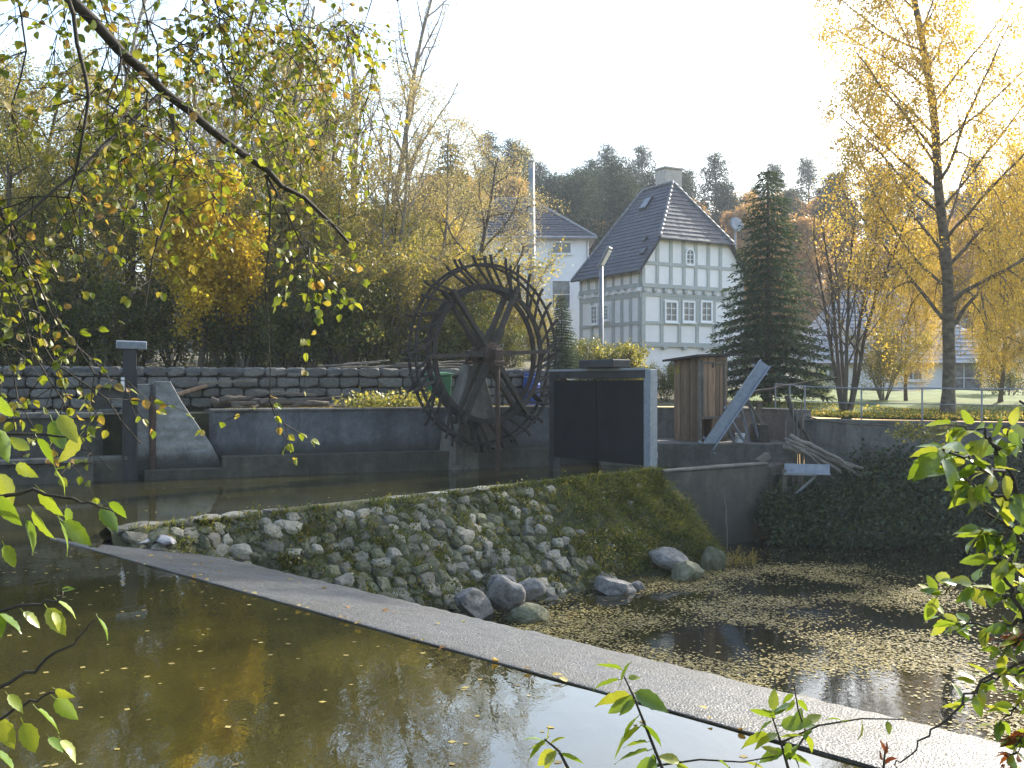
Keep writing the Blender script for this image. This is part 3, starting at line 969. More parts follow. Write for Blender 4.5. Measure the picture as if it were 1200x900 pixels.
GEN = dict(nch=(16, 9, 6), ang=(0.85, 0.8, 0.8), ratio=(0.42, 0.45, 0.42), wig=(0.07, 0.14, 0.2), trop=(0.05, 0.07, -0.02), seg=(0.6, 0.45, 0.3))
SP = {}
SP['thicket_a'] = species("thicket_a", M['bark'], M['lf_thicket'], dict(H=8.5, r0=0.13, **GEN), dict(per=6, spread=0.16, size=0.072), 101)
SP['thicket_b'] = species("thicket_b", M['bark'], M['lf_olive'], dict(H=7.5, r0=0.10, stems=3, spread=0.25, **{**GEN, 'nch': (9, 8, 6)}), dict(per=4, spread=0.17, size=0.07), 102)
SP['thicket_c'] = species("thicket_c", M['paletwig'], M['lf_tan'], dict(H=9.0, r0=0.11, **{**GEN, 'ang': (0.6, 0.7, 0.8)}), dict(per=4, spread=0.16, size=0.06), 103)
SP['maple'] = species("maple", M['bark'], M['lf_gold'], dict(H=6.5, r0=0.12, **GEN), dict(per=15, spread=0.22, size=0.10, aspect=0.85), 104)
SP['bare'] = species("bare", M['paletwig'], M['lf_tan'], dict(H=15, r0=0.19, nch=(20, 10, 7), ang=(0.62, 0.7, 0.75), ratio=(0.36, 0.42, 0.42), wig=(0.03, 0.08, 0.14), trop=(0.05, 0.10, 0.06), seg=(0.9, 0.5, 0.35)), dict(per=1, spread=0.12, size=0.08, keep=0.35), 105)
SP['willow'] = species("willow", M['bark'], M['lf_tan'], dict(H=6.8, r0=0.12, nch=(13, 9, 7), ang=(0.95, 0.75, 0.8), ratio=(0.5, 0.45, 0.4), wig=(0.08, 0.13, 0.2), trop=(0.05, 0.03, -0.06), seg=(0.5, 0.4, 0.25)), dict(per=6, spread=0.15, size=0.052, aspect=0.5), 106)
SP['rust'] = species("rust", M['bark'], M['lf_rust'], dict(H=11, r0=0.17, nch=(16, 8, 5), ang=(0.8, 0.8, 0.8), ratio=(0.36, 0.45, 0.45), wig=(0.05, 0.12, 0.2), trop=(0.05, 0.08, 0.0), seg=(0.8, 0.6, 0.5), start=(0.3, .2, .1, .1)), dict(per=8, spread=0.26, size=0.22), 107)
SP['shrub'] = species("shrub", M['bark'], M['lf_shrub'], dict(H=2.6, r0=0.035, stems=6, spread=0.5, nch=(7, 6), ang=(0.7, 0.8), ratio=(0.5, 0.5), wig=(0.1, 0.2, 0.2), trop=(0.03, 0.0, -0.02), seg=(0.3, 0.2, 0.15), start=(0.1, 0.1, 0.1, .1)), dict(per=9, spread=0.13, size=0.08), 108)
SP['brush'] = species("brush", M['paletwig'], M['lf_thicket'], dict(H=3.2, r0=0.03, stems=9, spread=0.35, nch=(8, 6), ang=(0.5, 0.7), ratio=(0.45, 0.5), wig=(0.08, 0.15, 0.2), trop=(0.03, 0.05, -0.02), seg=(0.4, 0.25, 0.15), start=(0.15, 0.1, 0.1, .1)), dict(per=4, spread=0.12, size=0.075), 109)
SP['rose'] = species("rose", M['bark'], M['lf_rose'], dict(H=1.9, r0=0.03, stems=7, spread=0.4, nch=(7, 6), ang=(0.7, 0.8), ratio=(0.5, 0.5), wig=(0.1, 0.2, 0.2), trop=(0.03, 0.0, -0.02), seg=(0.3, 0.2, 0.15), start=(0.1, 0.1, 0.1, .1)), dict(per=14, spread=0.1, size=0.085), 110)
SP['multistem'] = species("multistem", M['bark'], M['lf_tan'], dict(H=6.6, r0=0.07, stems=6, spread=0.22, nch=(10, 7, 4), ang=(0.55, 0.7, 0.8), ratio=(0.35, 0.45, 0.4), wig=(0.05, 0.1, 0.16), trop=(0.06, 0.08, 0.0), seg=(0.6, 0.4, 0.3)), dict(per=1, spread=0.1, size=0.06, keep=0.12), 111)
SP['birch'] = species("birch", M['birchbark'], M['lf_birch'], dict(H=15, r0=0.18, rf=(0.28, 0.42), nch=(38, 11, 8), ang=(0.85, 0.75, 0.9), ratio=(0.34, 0.42, 0.85), wig=(0.045, 0.08, 0.10), trop=(0.04, 0.015, -0.42), seg=(0.8, 0.5, 0.22), start=(0.15, 0.2, 0.15, .1), shape='round'), dict(per=9, spread=0.14, size=0.06, aspect=0.75, down=0.8), 112)

def pine_species(seed, H):
    rng = random.Random(seed); T = Tubes(); nr = np.random.default_rng(seed)
    pts = [(0.15 * math.sin(z * 0.5), 0.1 * math.cos(z * .7), z) for z in np.linspace(-0.2, H, 12)]
    T.add(pts, [lerp(0.2, 0.05, i / 11) for i in range(12)], 6)
    P = []
    for i in range(46):
        t = lerp(0.30, 1.0, (i / 45) ** 0.8); z = H * t
        L = lerp(2.6, 0.5, max(0, (t - 0.45) / 0.55)) * rng.uniform(0.6, 1.15)
        if t < 0.45: L *= rng.uniform(0.35, 0.8)
        az = i * 2.4 + rng.uniform(-.4, .4)
        b = []
        for k in range(5):
            f = k / 4
            b.append((math.cos(az) * L * f, math.sin(az) * L * f, z + 0.22 * L * f * f + 0.1 * L * f))
        T.add(b, [lerp(0.05, 0.012, k / 4) for k in range(5)], 4)
        for k in range(5):
            f = rng.uniform(0.45, 1.05)
            c = np.array([math.cos(az) * L * f, math.sin(az) * L * f, z + 0.3 * L * f]) + nr.normal(size=3) * 0.25
            P.append(c + nr.normal(size=(44, 3)) * np.array([0.30, 0.30, 0.17]))
    P = np.concatenate(P)
    v, q = leaf_quads(P, nr, 0.24, 0.22, down=-0.4)
    return (T.mesh("pine_trunk", M['bark']), np_mesh("pine_crown", v, q, M['lf_pine']))
SP['pine'] = pine_species(120, 12)
SP['pine_b'] = pine_species(121, 13)

def spruce_species(seed, H, Rm, mat):
    rng = random.Random(seed); T = Tubes(); nr = np.random.default_rng(seed)
    T.add([(0, 0, z) for z in np.linspace(-0.2, H, 10)], [lerp(0.16, 0.015, i / 9) for i in range(10)], 8)
    P, D = [], []
    z = 0.55
    while z < H - 0.1:
        t = z / H
        L0 = Rm * (1 - t) ** 0.85 + 0.08
        nb = int(lerp(11, 6, t))
        a0 = rng.uniform(0, 6.28)
        for k in range(nb):
            az = a0 + k * 6.28 / nb + rng.uniform(-.25, .25)
            L = L0 * rng.uniform(0.72, 1.12)
            ca, sa = math.cos(az), math.sin(az)
            pts = []
            for j in range(7):
                f = j / 6
                zz = z + rng.uniform(-.02, .02) + L * (0.18 * f - 0.62 * f * f + 0.28 * f ** 3)
                pts.append(np.array([ca * L * f, sa * L * f, zz]))
            T.add(pts, [lerp(0.028, 0.005, j / 6) * (1 - 0.5 * t) for j in range(7)], 4)
            # side twigs in the plane of the bough, each a row of needles
            ns = max(4, int(L / 0.075))
            for s in range(ns):
                f = lerp(0.12, 1.0, s / max(1, ns - 1))
                i = min(5, int(f * 6)); fr = f * 6 - i
                b = pts[i] * (1 - fr) + pts[i + 1] * fr
                side = 1 if s % 2 else -1
                tl = (0.16 + 0.42 * L * 0.45 * (1 - f) ** 0.7 + 0.05) * rng.uniform(0.7, 1.2)
                dv = np.array([ca * 0.75 - sa * side * 0.75, sa * 0.75 + ca * side * 0.75, -0.22 + rng.uniform(-.15, .1)])
                dv /= np.linalg.norm(dv)
                m = max(3, int(tl / 0.045))
                ff = np.linspace(0.05, 1, m)[:, None]
                pp = b[None, :] + dv[None, :] * tl * ff + nr.normal(size=(m, 3)) * 0.015
                P.append(pp); D.append(np.repeat(dv[None, :], m, 0))
        z += lerp(0.30, 0.20, t) * rng.uniform(0.85, 1.15)
    P = np.concatenate(P); D = np.concatenate(D)
    v, q = leaf_quads(P, nr, 0.17, 0.26, dirs=D * 1.2, down=0.25)
    return (T.mesh("spruce_trunk", M['bark']), np_mesh("spruce_crown", v, q, mat))
SP['spruce'] = spruce_species(130, 7.7, 2.15, M['lf_spruce'])

# ---------------------------------------------------------------- trees by the house and on the lawn
def pxx(px, d): return (px - 600) / F * d
birch = plant("birch_tree", SP['birch'], pxx(1110, 26.5), 26.5, 1.0, 0.9, "tall golden weeping birch on the lawn behind the wire fence", "tree")
plant("birch_tree", SP['birch'], pxx(1172, 33), 33, 0.46, 1.9, "low golden birch beyond the lawn, behind the tall birch's trunk", "tree")
plant("birch_tree", SP['birch'], pxx(1062, 35), 35, 0.42, 4.1, "small golden birch in front of the low white house", "tree")
plant("birch_tree", SP['birch'], pxx(1235, 30), 30, 0.55, 5.1, "middling golden birch at the right end of the wire fence", "tree")
plant("multistem_tree", SP['multistem'], pxx(992, 27.5), 27.5, 1.0, 0.3, "nearly bare dark multi-stemmed tree between the spruce and the birch", "tree")
plant("spruce_tree", SP['spruce'], pxx(900, 31.5), 31.5, 1.0, 0.0, "dense dark green spruce beside the half-timbered house", "tree")
plant("willow_tree", SP['willow'], pxx(563, 31), 31, 1.0, 0.5, "tan fine-leaved tree right behind the water wheel", "tree")
plant("maple_tree", SP['maple'], pxx(235, 26.3), 26.3, 0.80, 0.0, "bright golden yellow maple glowing in the thicket", "tree")
plant("maple_tree", SP['maple'], pxx(480, 44), 44, 1.0, 1.2, "smaller golden orange maple standing far back in the thicket", "tree")
plant("birch_tree", SP['birch'], pxx(1300, 34), 34, 0.8, 2.2, "second golden birch at the right end of the lawn", "tree")

# thicket behind the block wall
rt = random.Random(21)
MARKS = [(40, "beyond the old left wall"), (115, "just short of the capped sluice"), (185, "behind the capped sluice"), (265, "beside the golden maple"), (335, "behind the sawn plank end"), (425, "behind the log heap"), (500, "between log heap and wheel"), (570, "behind the water wheel"), (2000, "between wheel and white house")]
HMARKS = [(600, "above the thicket"), (690, "above the white house"), (770, "above the low eave of the slate roof"), (850, "behind the slate roof's chimney"), (940, "behind the lawn spruce"), (1040, "behind the multi-stemmed tree"), (3000, "behind the golden birch")]
def where(px, d, hill):
    w = next(t for m, t in (HMARKS if hill else MARKS) if px < m)
    if hill: return ("low on the slope " if d < 90 else "high on the slope ") + w
    return ("front row, " if d < 29 else "second row, " if d < 36 else "far back, ") + w
def many(name, keys, spots, label, group, cat="tree", smin=0.9, smax=1.15, rnd=rt, hill=False):
    for i, (px, d) in enumerate(spots):
        k = keys[i % len(keys)]
        plant(name, SP[k], pxx(px, d), d, rnd.uniform(smin, smax), rnd.uniform(0, 6.28), label + ", " + where(px, d, hill), cat, group)
many("thicket_tree", ['thicket_a'], [(-10, 27), (60, 30), (130, 28.5), (330, 29), (410, 33), (20, 36), (175, 35), (290, 37), (-60, 33), (90, 40)],
     "slender tree, mixed yellow and green leaves", "yellow-green trees in the thicket")
many("thicket_bush_tree", ['thicket_b'], [(10, 26), (95, 26.5), (160, 28), (300, 28.5), (385, 28.5), (455, 30), (40, 31), (340, 33), (500, 36), (-40, 29)],
     "olive bushy tree with several stems", "olive trees in the thicket", smin=0.7, smax=0.95)
many("thicket_tan_tree", ['thicket_c'], [(270, 29.5), (360, 31.5), (440, 29), (490, 31.5), (310, 40), (400, 44), (470, 40), (535, 44), (520, 50), (555, 56)],
     "sparse tan tree with pale twigs", "tan trees in the thicket", smin=0.75, smax=1.0)
many("bare_tree", ['bare'], [(375, 38), (415, 41), (340, 44), (300, 39), (450, 36), (120, 39), (30, 44), (200, 47), (255, 36)],
     "tall nearly leafless pale tree", "bare trees above the thicket", smin=0.85, smax=1.1)
many("undergrowth_shrub", ['shrub'], [(10, 25.2), (70, 25.6), (110, 26.4), (150, 26), (285, 27), (330, 26.6), (400, 27), (440, 28), (495, 28.5), (530, 29), (-30, 24.5), (200, 29.5), (350, 29.5)],
     "dark green shrub on the block wall", "shrubs along the block wall", "shrub", 0.7, 1.1)
many("undergrowth_brush", ['brush'], [(260, 27.4), (310, 28.2), (365, 27.6), (415, 28.6), (465, 28.4), (475, 29.6), (345, 28.7), (245, 29), (540, 31), (590, 31), (430, 31), (385, 32), (285, 26.8), (335, 27.2), (395, 27.5), (440, 27.8), (20, 25.6), (120, 26)],
     "twiggy brush with pale stems", "twiggy brush in the thicket", "shrub", 0.9, 1.25)

# around the wheel and the house
plant("garden_shrub", SP['rose'], pxx(727, 33), 33, 1.0, 0.4, "pale green and yellow bush in front of the half-timbered house", "shrub")
plant("conifer_shrub", SP['spruce'], pxx(658, 29), 29, 0.32, 1.0, "small dark conifer bush right of the water wheel", "shrub", sz=0.32)
plant("garden_shrub", SP['shrub'], pxx(690, 33), 33, 0.75, 1.4, "low green shrub between the conifer bush and the lamp post", "shrub")
plant("garden_shrub", SP['brush'], pxx(630, 30.5), 30.5, 0.7, 1.9, "reddish twiggy bush behind the wheel's right rim", "shrub")
plant("garden_shrub", SP['shrub'], pxx(600, 29), 29, 0.5, 2.9, "low green shrub behind the wheel hub", "shrub")
plant("garden_shrub", SP['rose'], pxx(540, 29), 29, 0.9, 2.2, "sunlit yellow-green bush behind the wheel spokes", "shrub")
plant("garden_shrub", SP['brush'], pxx(1035, 33), 33, 0.85, 0.4, "straw coloured twiggy bush on the lawn between two trees", "shrub")
plant("garden_shrub", SP['shrub'], pxx(778, 29), 29, 0.45, 0.4, "small green shrub between the steel post and the plank hut", "shrub")
plant("garden_shrub", SP['shrub'], pxx(960, 38), 38, 0.5, 1.4, "low green shrub beyond the multi-stemmed tree", "shrub")
plant("garden_shrub", SP['shrub'], pxx(1180, 40), 40, 0.9, 1.4, "dark green shrub on the far side of the lawn", "shrub")

# wooded hill behind the houses
rh = random.Random(77)
def spread(a, b, n, d0, d1): return [(lerp(a, b, (i + rh.uniform(.1, .9)) / n), rh.uniform(d0, d1)) for i in range(n)]
hp = spread(560, 800, 24, 86, 112) + spread(640, 780, 10, 76, 88) + spread(800, 1250, 20, 90, 125)
hr = spread(650, 920, 20, 78, 98) + spread(800, 1250, 26, 74, 112) + spread(380, 650, 14, 70, 95)
many("pine_tree", ['pine', 'pine_b'], hp, "dark blue-green pine", "pines on the hill", smin=0.9, smax=1.25, rnd=rh, hill=True)
many("beech_tree", ['rust'], hr, "rust-brown leafed tree", "rust-coloured trees on the hill", smin=0.75, smax=1.05, rnd=rh, hill=True)
plant("spruce_tree", SP['spruce'], pxx(528, 52), 52, 1.5, 0.5, "dark spruce top rising above the tan thicket", "tree")

# unseen trees on the near bank, added to cut sky light and deepen shade
rb_ = random.Random(91)
for i in range(17):
    x = lerp(-19, 17, i / 16) + rb_.uniform(-.8, .8); y = rb_.uniform(-9, -2.5) if abs(x) > 3 else rb_.uniform(-9, -5)
    k = ('thicket_a', 'thicket_b', 'thicket_a', 'thicket_c')[i % 4]
    plant("unseen_bank_tree", SP[k], x, y, rb_.uniform(1.15, 1.5), rb_.uniform(0, 6.28), "unseen leafy autumn tree added behind the viewpoint to deepen the shade", "tree", "trees added behind the viewpoint", z=0.55)
# ================================================================ half-timbered house
HC = Vector((6.6, 50.0)); HR = R(30); HB = 1.5
HU = Vector((math.cos(HR), math.sin(HR))); HV = Vector((-math.sin(HR), math.cos(HR)))
HL, HD = 6.9, 5.6
def z5(px, py):                      # pixel of my enlargement of the house -> pixel of the photograph
    return 660 + px / 3.752, 200 + py / 3.752
def front_s(px):
    r = (px - 600) / F
    return (r * HC.y - HC.x) / (HU.x - r * HU.y)
def side_t(px):
    r = (px - 600) / F
    return (r * HC.y - HC.x) / (HV.x - r * HV.y)
def front_z(px, py): return EYE + (450 - py) / F * (HC.y + HU.y * front_s(px)) - HB
def side_z(px, py): return EYE + (450 - py) / F * (HC.y + HV.y * side_t(px)) - HB

def clip_row(poly, h0):
    """span of a convex polygon [(t, h)] at height h"""
    xs = []
    n = len(poly)
    for i in range(n):
        (x0, y0), (x1, y1) = poly[i], poly[(i + 1) % n]
        if (y0 - h0) * (y1 - h0) <= 0 and abs(y1 - y0) > 1e-9:
            xs.append(x0 + (x1 - x0) * (h0 - y0) / (y1 - y0))
        elif abs(y0 - h0) < 1e-9: xs.append(x0)
    return (min(xs), max(xs)) if len(xs) >= 2 else None

def tile_plane(mb, poly3, eave_dir, course=0.27, width=0.24, seed=0, step=0.028):
    """lapped tiles on a planar convex roof face given by 3D points"""
    rnd = random.Random(seed)
    P = [Vector(p) for p in poly3]
    x = Vector(eave_dir).normalized()
    nrm = Vector((0, 0, 0))
    for i in range(len(P)):
        nrm += P[i].cross(P[(i + 1) % len(P)])
    nrm.normalize()
    if nrm.z < 0: nrm = -nrm
    y = nrm.cross(x).normalized()
    if y.z < 0: y = -y
    o = min(P, key=lambda p: (p - P[0]).dot(y))
    poly = [((p - o).dot(x), (p - o).dot(y)) for p in P]
    H = max(p[1] for p in poly)
    n = int(H / course)
    for r in range(n + 1):
        h0 = r * course; h1 = min(H - 1e-4, h0 + course)
        if h1 - h0 < 0.03: continue
        s0 = clip_row(poly, h0 + 1e-5); s1 = clip_row(poly, h1 - 1e-5)
        if not s0 or not s1: continue
        m = max(1, int(max(s0[1] - s0[0], s1[1] - s1[0]) / width))
        sh = 0.5 * (r % 2)
        for k in range(m + (r % 2)):
            f0 = min(1, max(0, (k - sh) / m)); f1 = min(1, max(0, (k + 1 - sh) / m))
            if f1 - f0 < 1e-4: continue
            j = rnd.uniform(-.006, .008)
            g = 0.004
            a0 = lerp(s0[0], s0[1], f0) + g; b0 = lerp(s0[0], s0[1], f1) - g
            a1 = lerp(s1[0], s1[1], f0) + g; b1 = lerp(s1[0], s1[1], f1) - g
            lo = step + j; hi = 0.004
            w = lambda t, h, e: o + x * t + y * h + nrm * e
            V = [w(a0, h0, lo), w(b0, h0, lo), w(b1, h1, hi), w(a1, h1, hi), w(a0, h0, -0.01), w(b0, h0, -0.01)]
            mb.add(V, [(0, 1, 2, 3), (4, 5, 1, 0)])

def window(parent, c, w, h, axis, out, nx=2, ny=3, frame=0.07, depth=0.09, arch=False):
    """axis: unit vector along the wall, out: unit vector out of the wall, c: centre on the wall face"""
    c = Vector(c); ax = Vector(axis); out = Vector(out); up = Vector((0, 0, 1))
    rot = Matrix((ax, out, up)).transposed()
    fr = MB()
    if not arch:
        fr.box(c + ax * (w / 2 - frame / 2) + out * depth / 2, (frame, depth, h), rot)
        fr.box(c - ax * (w / 2 - frame / 2) + out * depth / 2, (frame, depth, h), rot)
        fr.box(c + up * (h / 2 - frame / 2) + out * depth / 2, (w - 2 * frame - .002, depth, frame), rot)
        fr.box(c - up * (h / 2 - frame / 2) + out * depth / 2, (w - 2 * frame - .002, depth, frame), rot)
    else:
        r = w / 2
        prof = [(-r, -h / 2), (-r, h / 2 - r)] + [(-r * math.cos(k * math.pi / 8), h / 2 - r + r * math.sin(k * math.pi / 8)) for k in range(1, 8)] + [(r, h / 2 - r), (r, -h / 2)]
        P = [c + ax * a + up * b + out * depth / 2 for a, b in prof]
        for a, b in zip(P, P[1:] + P[:1]): fr.bar(a, b, depth, frame, up=out)
    f = fr.build("window", M['whitewood'], parent)
    mu = MB()
    for k in range(1, nx): mu.box(c + ax * (w - frame) * (k / nx - 0.5) + out * 0.045, (0.035 if (k * 2 != nx or nx < 4) else 0.06, 0.05, h - frame * 1.6), rot)
    for k in range(1, ny): mu.box(c + up * (h - frame) * (k / ny - 0.5) + out * 0.043, (w - frame * 1.6, 0.045, 0.03), rot)
    mu.build("glazing_bar", M['whitewood'], f)
    pn = MB(); pn.box(c + out * 0.012, (w - frame * 0.9, 0.02, h - frame * (0.9 if not arch else 3.2)), rot); pn.build("pane", M['pane'], f)
    if not arch:
        si = MB(); si.box(c - up * (h / 2 + 0.03) + out * 0.075, (w + 0.1, 0.15, 0.055), rot); si.build("sill", M['whitewood'], f)
    return f

def make_house():
    root = empty("half_timbered_house", (HC.x, HC.y, HB), HR, "narrow white half-timbered house with steep slate half-hipped roof", "house")
    zb, zj, ze, zh = 3.98 - HB, 6.93 - HB, 8.0 - HB, 9.5 - HB       # timber foot, jetty, low eave, half-hip eave
    zr = 12.93 - HB
    # plastered stone storey
    MB().box((HL / 2, HD / 2, zb / 2 - 0.2), (HL - 0.16, HD - 0.16, zb + 0.4)).build("ground_storey", M['plaster'], root)
    # upper body with its gable cut by the half hip
    mb = MB()
    g = 1.02
    sl = (zr - ze) / (HL / 2 + 0.0)
    def ring(y): return [(0, y, zb), (HL, y, zb), (HL, y, ze), (HL - g, y, zh), (g, y, zh), (0, y, ze)]
    V = ring(0) + ring(HD)
    mb.add(V, [(0, 1, 2, 3, 4, 5), (11, 10, 9, 8, 7, 6)] + [(i, (i + 1) % 6, 6 + (i + 1) % 6, 6 + i) for i in range(6)])
    mb.build("upper_wall", M['plaster'], root)
    # roof
    e = 0.32; zl = ze - 0.22
    rf, rb = (HL / 2, 1.73, zr), (HL / 2, 4.35, zr)
    vx0 = -e; vx1 = HL + e; y0 = -0.3; y1 = HD + 0.35
    # half hip corner on the roof plane
    fh = (zh + 0.02 - zl) / (zr - zl)
    hx = lerp(vx0, HL / 2, fh)
    A = (vx0, y0, zl); B = (hx, y0, zh + 0.02); D = (vx0, y1, zl)
    A2 = (vx1, y0, zl); B2 = (HL + 0 - hx, y0, zh + 0.02); D2 = (vx1, y1, zl)
    faces = [[A, B, rf, rb, D], [A2, D2, rb, rf, B2], [B, B2, rf], [D, rb, D2]]
    mb = MB()
    for f in faces:
        nrm = (Vector(f[1]) - Vector(f[0])).cross(Vector(f[2]) - Vector(f[0])).normalized()
        if nrm.z < 0: nrm = -nrm
        n = len(f)
        mb.add([Vector(p) - nrm * 0.012 for p in f] + [Vector(p) - nrm * 0.11 for p in f], [tuple(range(n)), tuple(range(2 * n - 1, n - 1, -1))] + [(i, (i + 1) % n, n + (i + 1) % n, n + i) for i in range(n)])
    roof = mb.build("roof", M['felt'], root)
    mb = MB()
    tile_plane(mb, faces[0], (0, 1, 0), seed=1); tile_plane(mb, faces[1], (0, 1, 0), seed=2)
    tile_plane(mb, faces[2], (1, 0, 0), seed=3); tile_plane(mb, faces[3], (1, 0, 0), seed=4)
    t = mb.build("roof_tiles", M['tile'], roof); tag(t, kind="stuff")
    for (p, q) in ((B, rf), (B2, rf), (rf, rb), (rb, D), (rb, D2)):
        p = Vector(p); q = Vector(q); L = (q - p).length; n = max(2, int(L / 0.34)); mb = MB()
        for k in range(n):
            a = p.lerp(q, k / n); b = p.lerp(q, (k + 1.12) / n)
            mb.tube([a + Vector((0, 0, .045)), b + Vector((0, 0, .03))], [0.085, 0.07], 8)
        mb.build("ridge_tiles", M['ridge'], roof, smooth=True)
    # gutters
    for xx in (vx0 - 0.03, vx1 + 0.03):
        MB().tube([(xx, y0, zl - 0.03), (xx, y1, zl - 0.03)], 0.07, 8).build("gutter", M['darksteel'], root)
    MB().tube([(hx - .05, y0 - 0.03, zh - 0.03), (HL - hx + .05, y0 - 0.03, zh - 0.03)], 0.06, 8).build("gutter", M['darksteel'], root)
    # chimney
    ch = MB(); ch.box((HL / 2 + 0.55, 2.75, zr + 0.05), (1.15, 0.85, 1.7)); c0 = ch.build("chimney", M['brick'], roof, bevel=0.01)
    cc = MB()
    for k in range(6): cc.box((HL / 2 + 0.55, 2.75, zr - 0.1 + k * 0.16), (1.19, 0.89, 0.03))
    cc.box((HL / 2 + 0.55, 2.75, zr + 0.95), (1.35, 1.05, 0.09)); cc.build("chimney_cap", M['brick'], roof)
    # skylights on the slope that faces the wheel
    sx = Vector((HL / 2 - vx0, 0, zr - zl)).normalized()
    nx_ = Vector((-sx.z, 0, sx.x)); 
    for (f, y, w, h) in ((0.80, 3.05, 0.62, 0.85), (0.20, 0.35, 0.32, 0.4), (0.34, 0.9, 0.2, 0.3)):
        c = Vector((vx0, y, zl)).lerp(Vector((HL / 2, y, zr)), f) + nx_ * 0.06
        rot = Matrix((sx, Vector((0, 1, 0)), nx_)).transposed()
        fr = MB(); fr.box(c, (h, w, 0.10), rot); f1 = fr.build("skylight", M['darksteel'], roof)
        MB().box(c + nx_ * 0.055, (h - .12, w - .12, 0.015), rot).build("pane", M['pane'], f1)
    # ------------------------------------------------ timber frame, front
    T = M['timber']
    def post(s0, za, zb_, w=0.2, y=0.0, name="timber_post"):
        MB().box((s0, y - 0.018, (za + zb_) / 2), (w, 0.07, zb_ - za)).build(name, T, root)
    def rail(sa, sb, z, h=0.17, y=0.0, d=0.075):
        MB().box(((sa + sb) / 2, y - 0.020, z), (sb - sa, d, h)).build("timber_rail", T, root)
    zmid = front_z(*z5(540, 418)); zsill = front_z(*z5(545, 675)); zwt = front_z(*z5(545, 562))
    def fz(zx): return front_s(z5(zx, 0)[0])
    rail(0, HL, zb + 0.06, 0.24); rail(0, HL, zj + 0.12, 0.2, d=0.16); rail(0, HL, zj - 0.32, 0.2)
    rail(0.1, HL - 0.1, zmid); rail(0.1, HL - 0.1, zsill, 0.16); rail(fz(432) + .1, HL - 1.3, zwt, 0.15)
    for zx in (413, 473, 528, 582, 637, 690): post(fz(zx), zmid + .085, zh - 0.02 - max(0, 0), 0.2)
    for zx in (413, 473, 530, 582, 637, 690): post(fz(zx), zj + .22, zmid - .085, 0.18)
    for s0 in (0.10, HL - 0.10): post(s0, zj + .22, ze - 0.05, 0.2); post(s0, zb + .18, zj - .42, 0.24)
    for zx in (432, 510, 588, 662): post(fz(zx), zb + .18, zj - .42, 0.2)
    post(HL - 0.9, zb + .18, zj - .42, 0.2)
    # slanted braces under the verge
    # beam ends under the jetty and the sill
    for k in range(11):
        s0 = 0.12 + k * (HL - 0.24) / 10
        MB().box((s0, -0.07, zj - 0.11), (0.2, 0.26, 0.2)).build("beam_end", T, root, bevel=0.012)
        if k % 2 == 0: MB().box((s0, -0.04, zb - 0.13), (0.2, 0.2, 0.14)).build("beam_end", T, root, bevel=0.012)
    AX, OUT = (1, 0, 0), (0, -1, 0)
    for (a, b) in ((442, 500), (520, 576), (600, 652)):
        s0, s1 = fz(a), fz(b)
        za, zb2 = front_z(*z5((a + b) / 2, 668)), front_z(*z5((a + b) / 2, 572))
        window(root, ((s0 + s1) / 2, -0.02, (za + zb2) / 2), s1 - s0, zb2 - za, AX, OUT, 2, 3, 0.1)
    s0, s1 = fz(536), fz(571)
    window(root, ((s0 + s1) / 2, -0.02, (front_z(*z5(553, 415)) + front_z(*z5(553, 345))) / 2), s1 - s0, front_z(*z5(553, 345)) - front_z(*z5(553, 415)), AX, OUT, 2, 3, 0.09, arch=True)
    # ------------------------------------------------ timber frame, shaded side
    def spost(t0, za, zb_, w=0.2):
        MB().box((-0.018, t0, (za + zb_) / 2), (0.07, w, zb_ - za)).build("timber_post", T, root)
    def srail(ta, tb, z, h=0.17, d=0.075):
        MB().box((-0.020, (ta + tb) / 2, z), (d, tb - ta, h)).build("timber_rail", T, root)
    srail(0.13, HD, zb + 0.06, 0.24); srail(0.08, HD, zj + 0.12, 0.22, 0.16); srail(0.13, HD, zj - 0.34, 0.26); srail(0.13, HD, zsill, 0.17)
    for k in range(8): spost(0.12 + k * (HD - 0.24) / 7, zj + .23, ze - 0.05, 0.17)
    for k in (0, 1, 2, 3, 5.6, 7): spost(0.13 + k * (HD - 0.26) / 7, zb + .18, zj - .47, 0.22)
    for k in range(9):
        MB().box((-0.07, 0.12 + k * (HD - 0.24) / 8, zj - 0.11), (0.26, 0.2, 0.2)).build("beam_end", M['plaster'], root, bevel=0.012)
    for (a, b, ya, yb) in ((125, 156, 677, 592), (180, 206, 660, 588)):
        t0, t1 = side_t(z5(b, 0)[0]), side_t(z5(a, 0)[0])
        zz0, zz1 = side_z(*z5((a + b) / 2, ya)), side_z(*z5((a + b) / 2, yb))
        window(root, (-0.02, (t0 + t1) / 2, (zz0 + zz1) / 2), t1 - t0, zz1 - zz0, (0, -1, 0), (-1, 0, 0), 2, 4, 0.09)
    # arched cellar doorway in the plastered storey
    dr = MB()
    ce_ = fz(505); prof = [(-0.65, 0), (0.65, 0), (0.65, 1.3)] + [(0.65 * math.cos(k * math.pi / 10), 1.3 + 0.65 * math.sin(k * math.pi / 10)) for k in range(1, 10)] + [(-0.65, 1.3)]
    n = len(prof)
    dr.add([(ce_ + a, 0.05, b - 0.1) for a, b in prof] + [(ce_ + a, 0.085, b - 0.1) for a, b in prof], [tuple(range(n)), tuple(range(2 * n - 1, n - 1, -1))] + [(i, (i + 1) % n, n + (i + 1) % n, n + i) for i in range(n)])
    dr.build("cellar_door", M['darksteel'], root)
    # satellite dish behind the right roof slope
    return root
make_house()

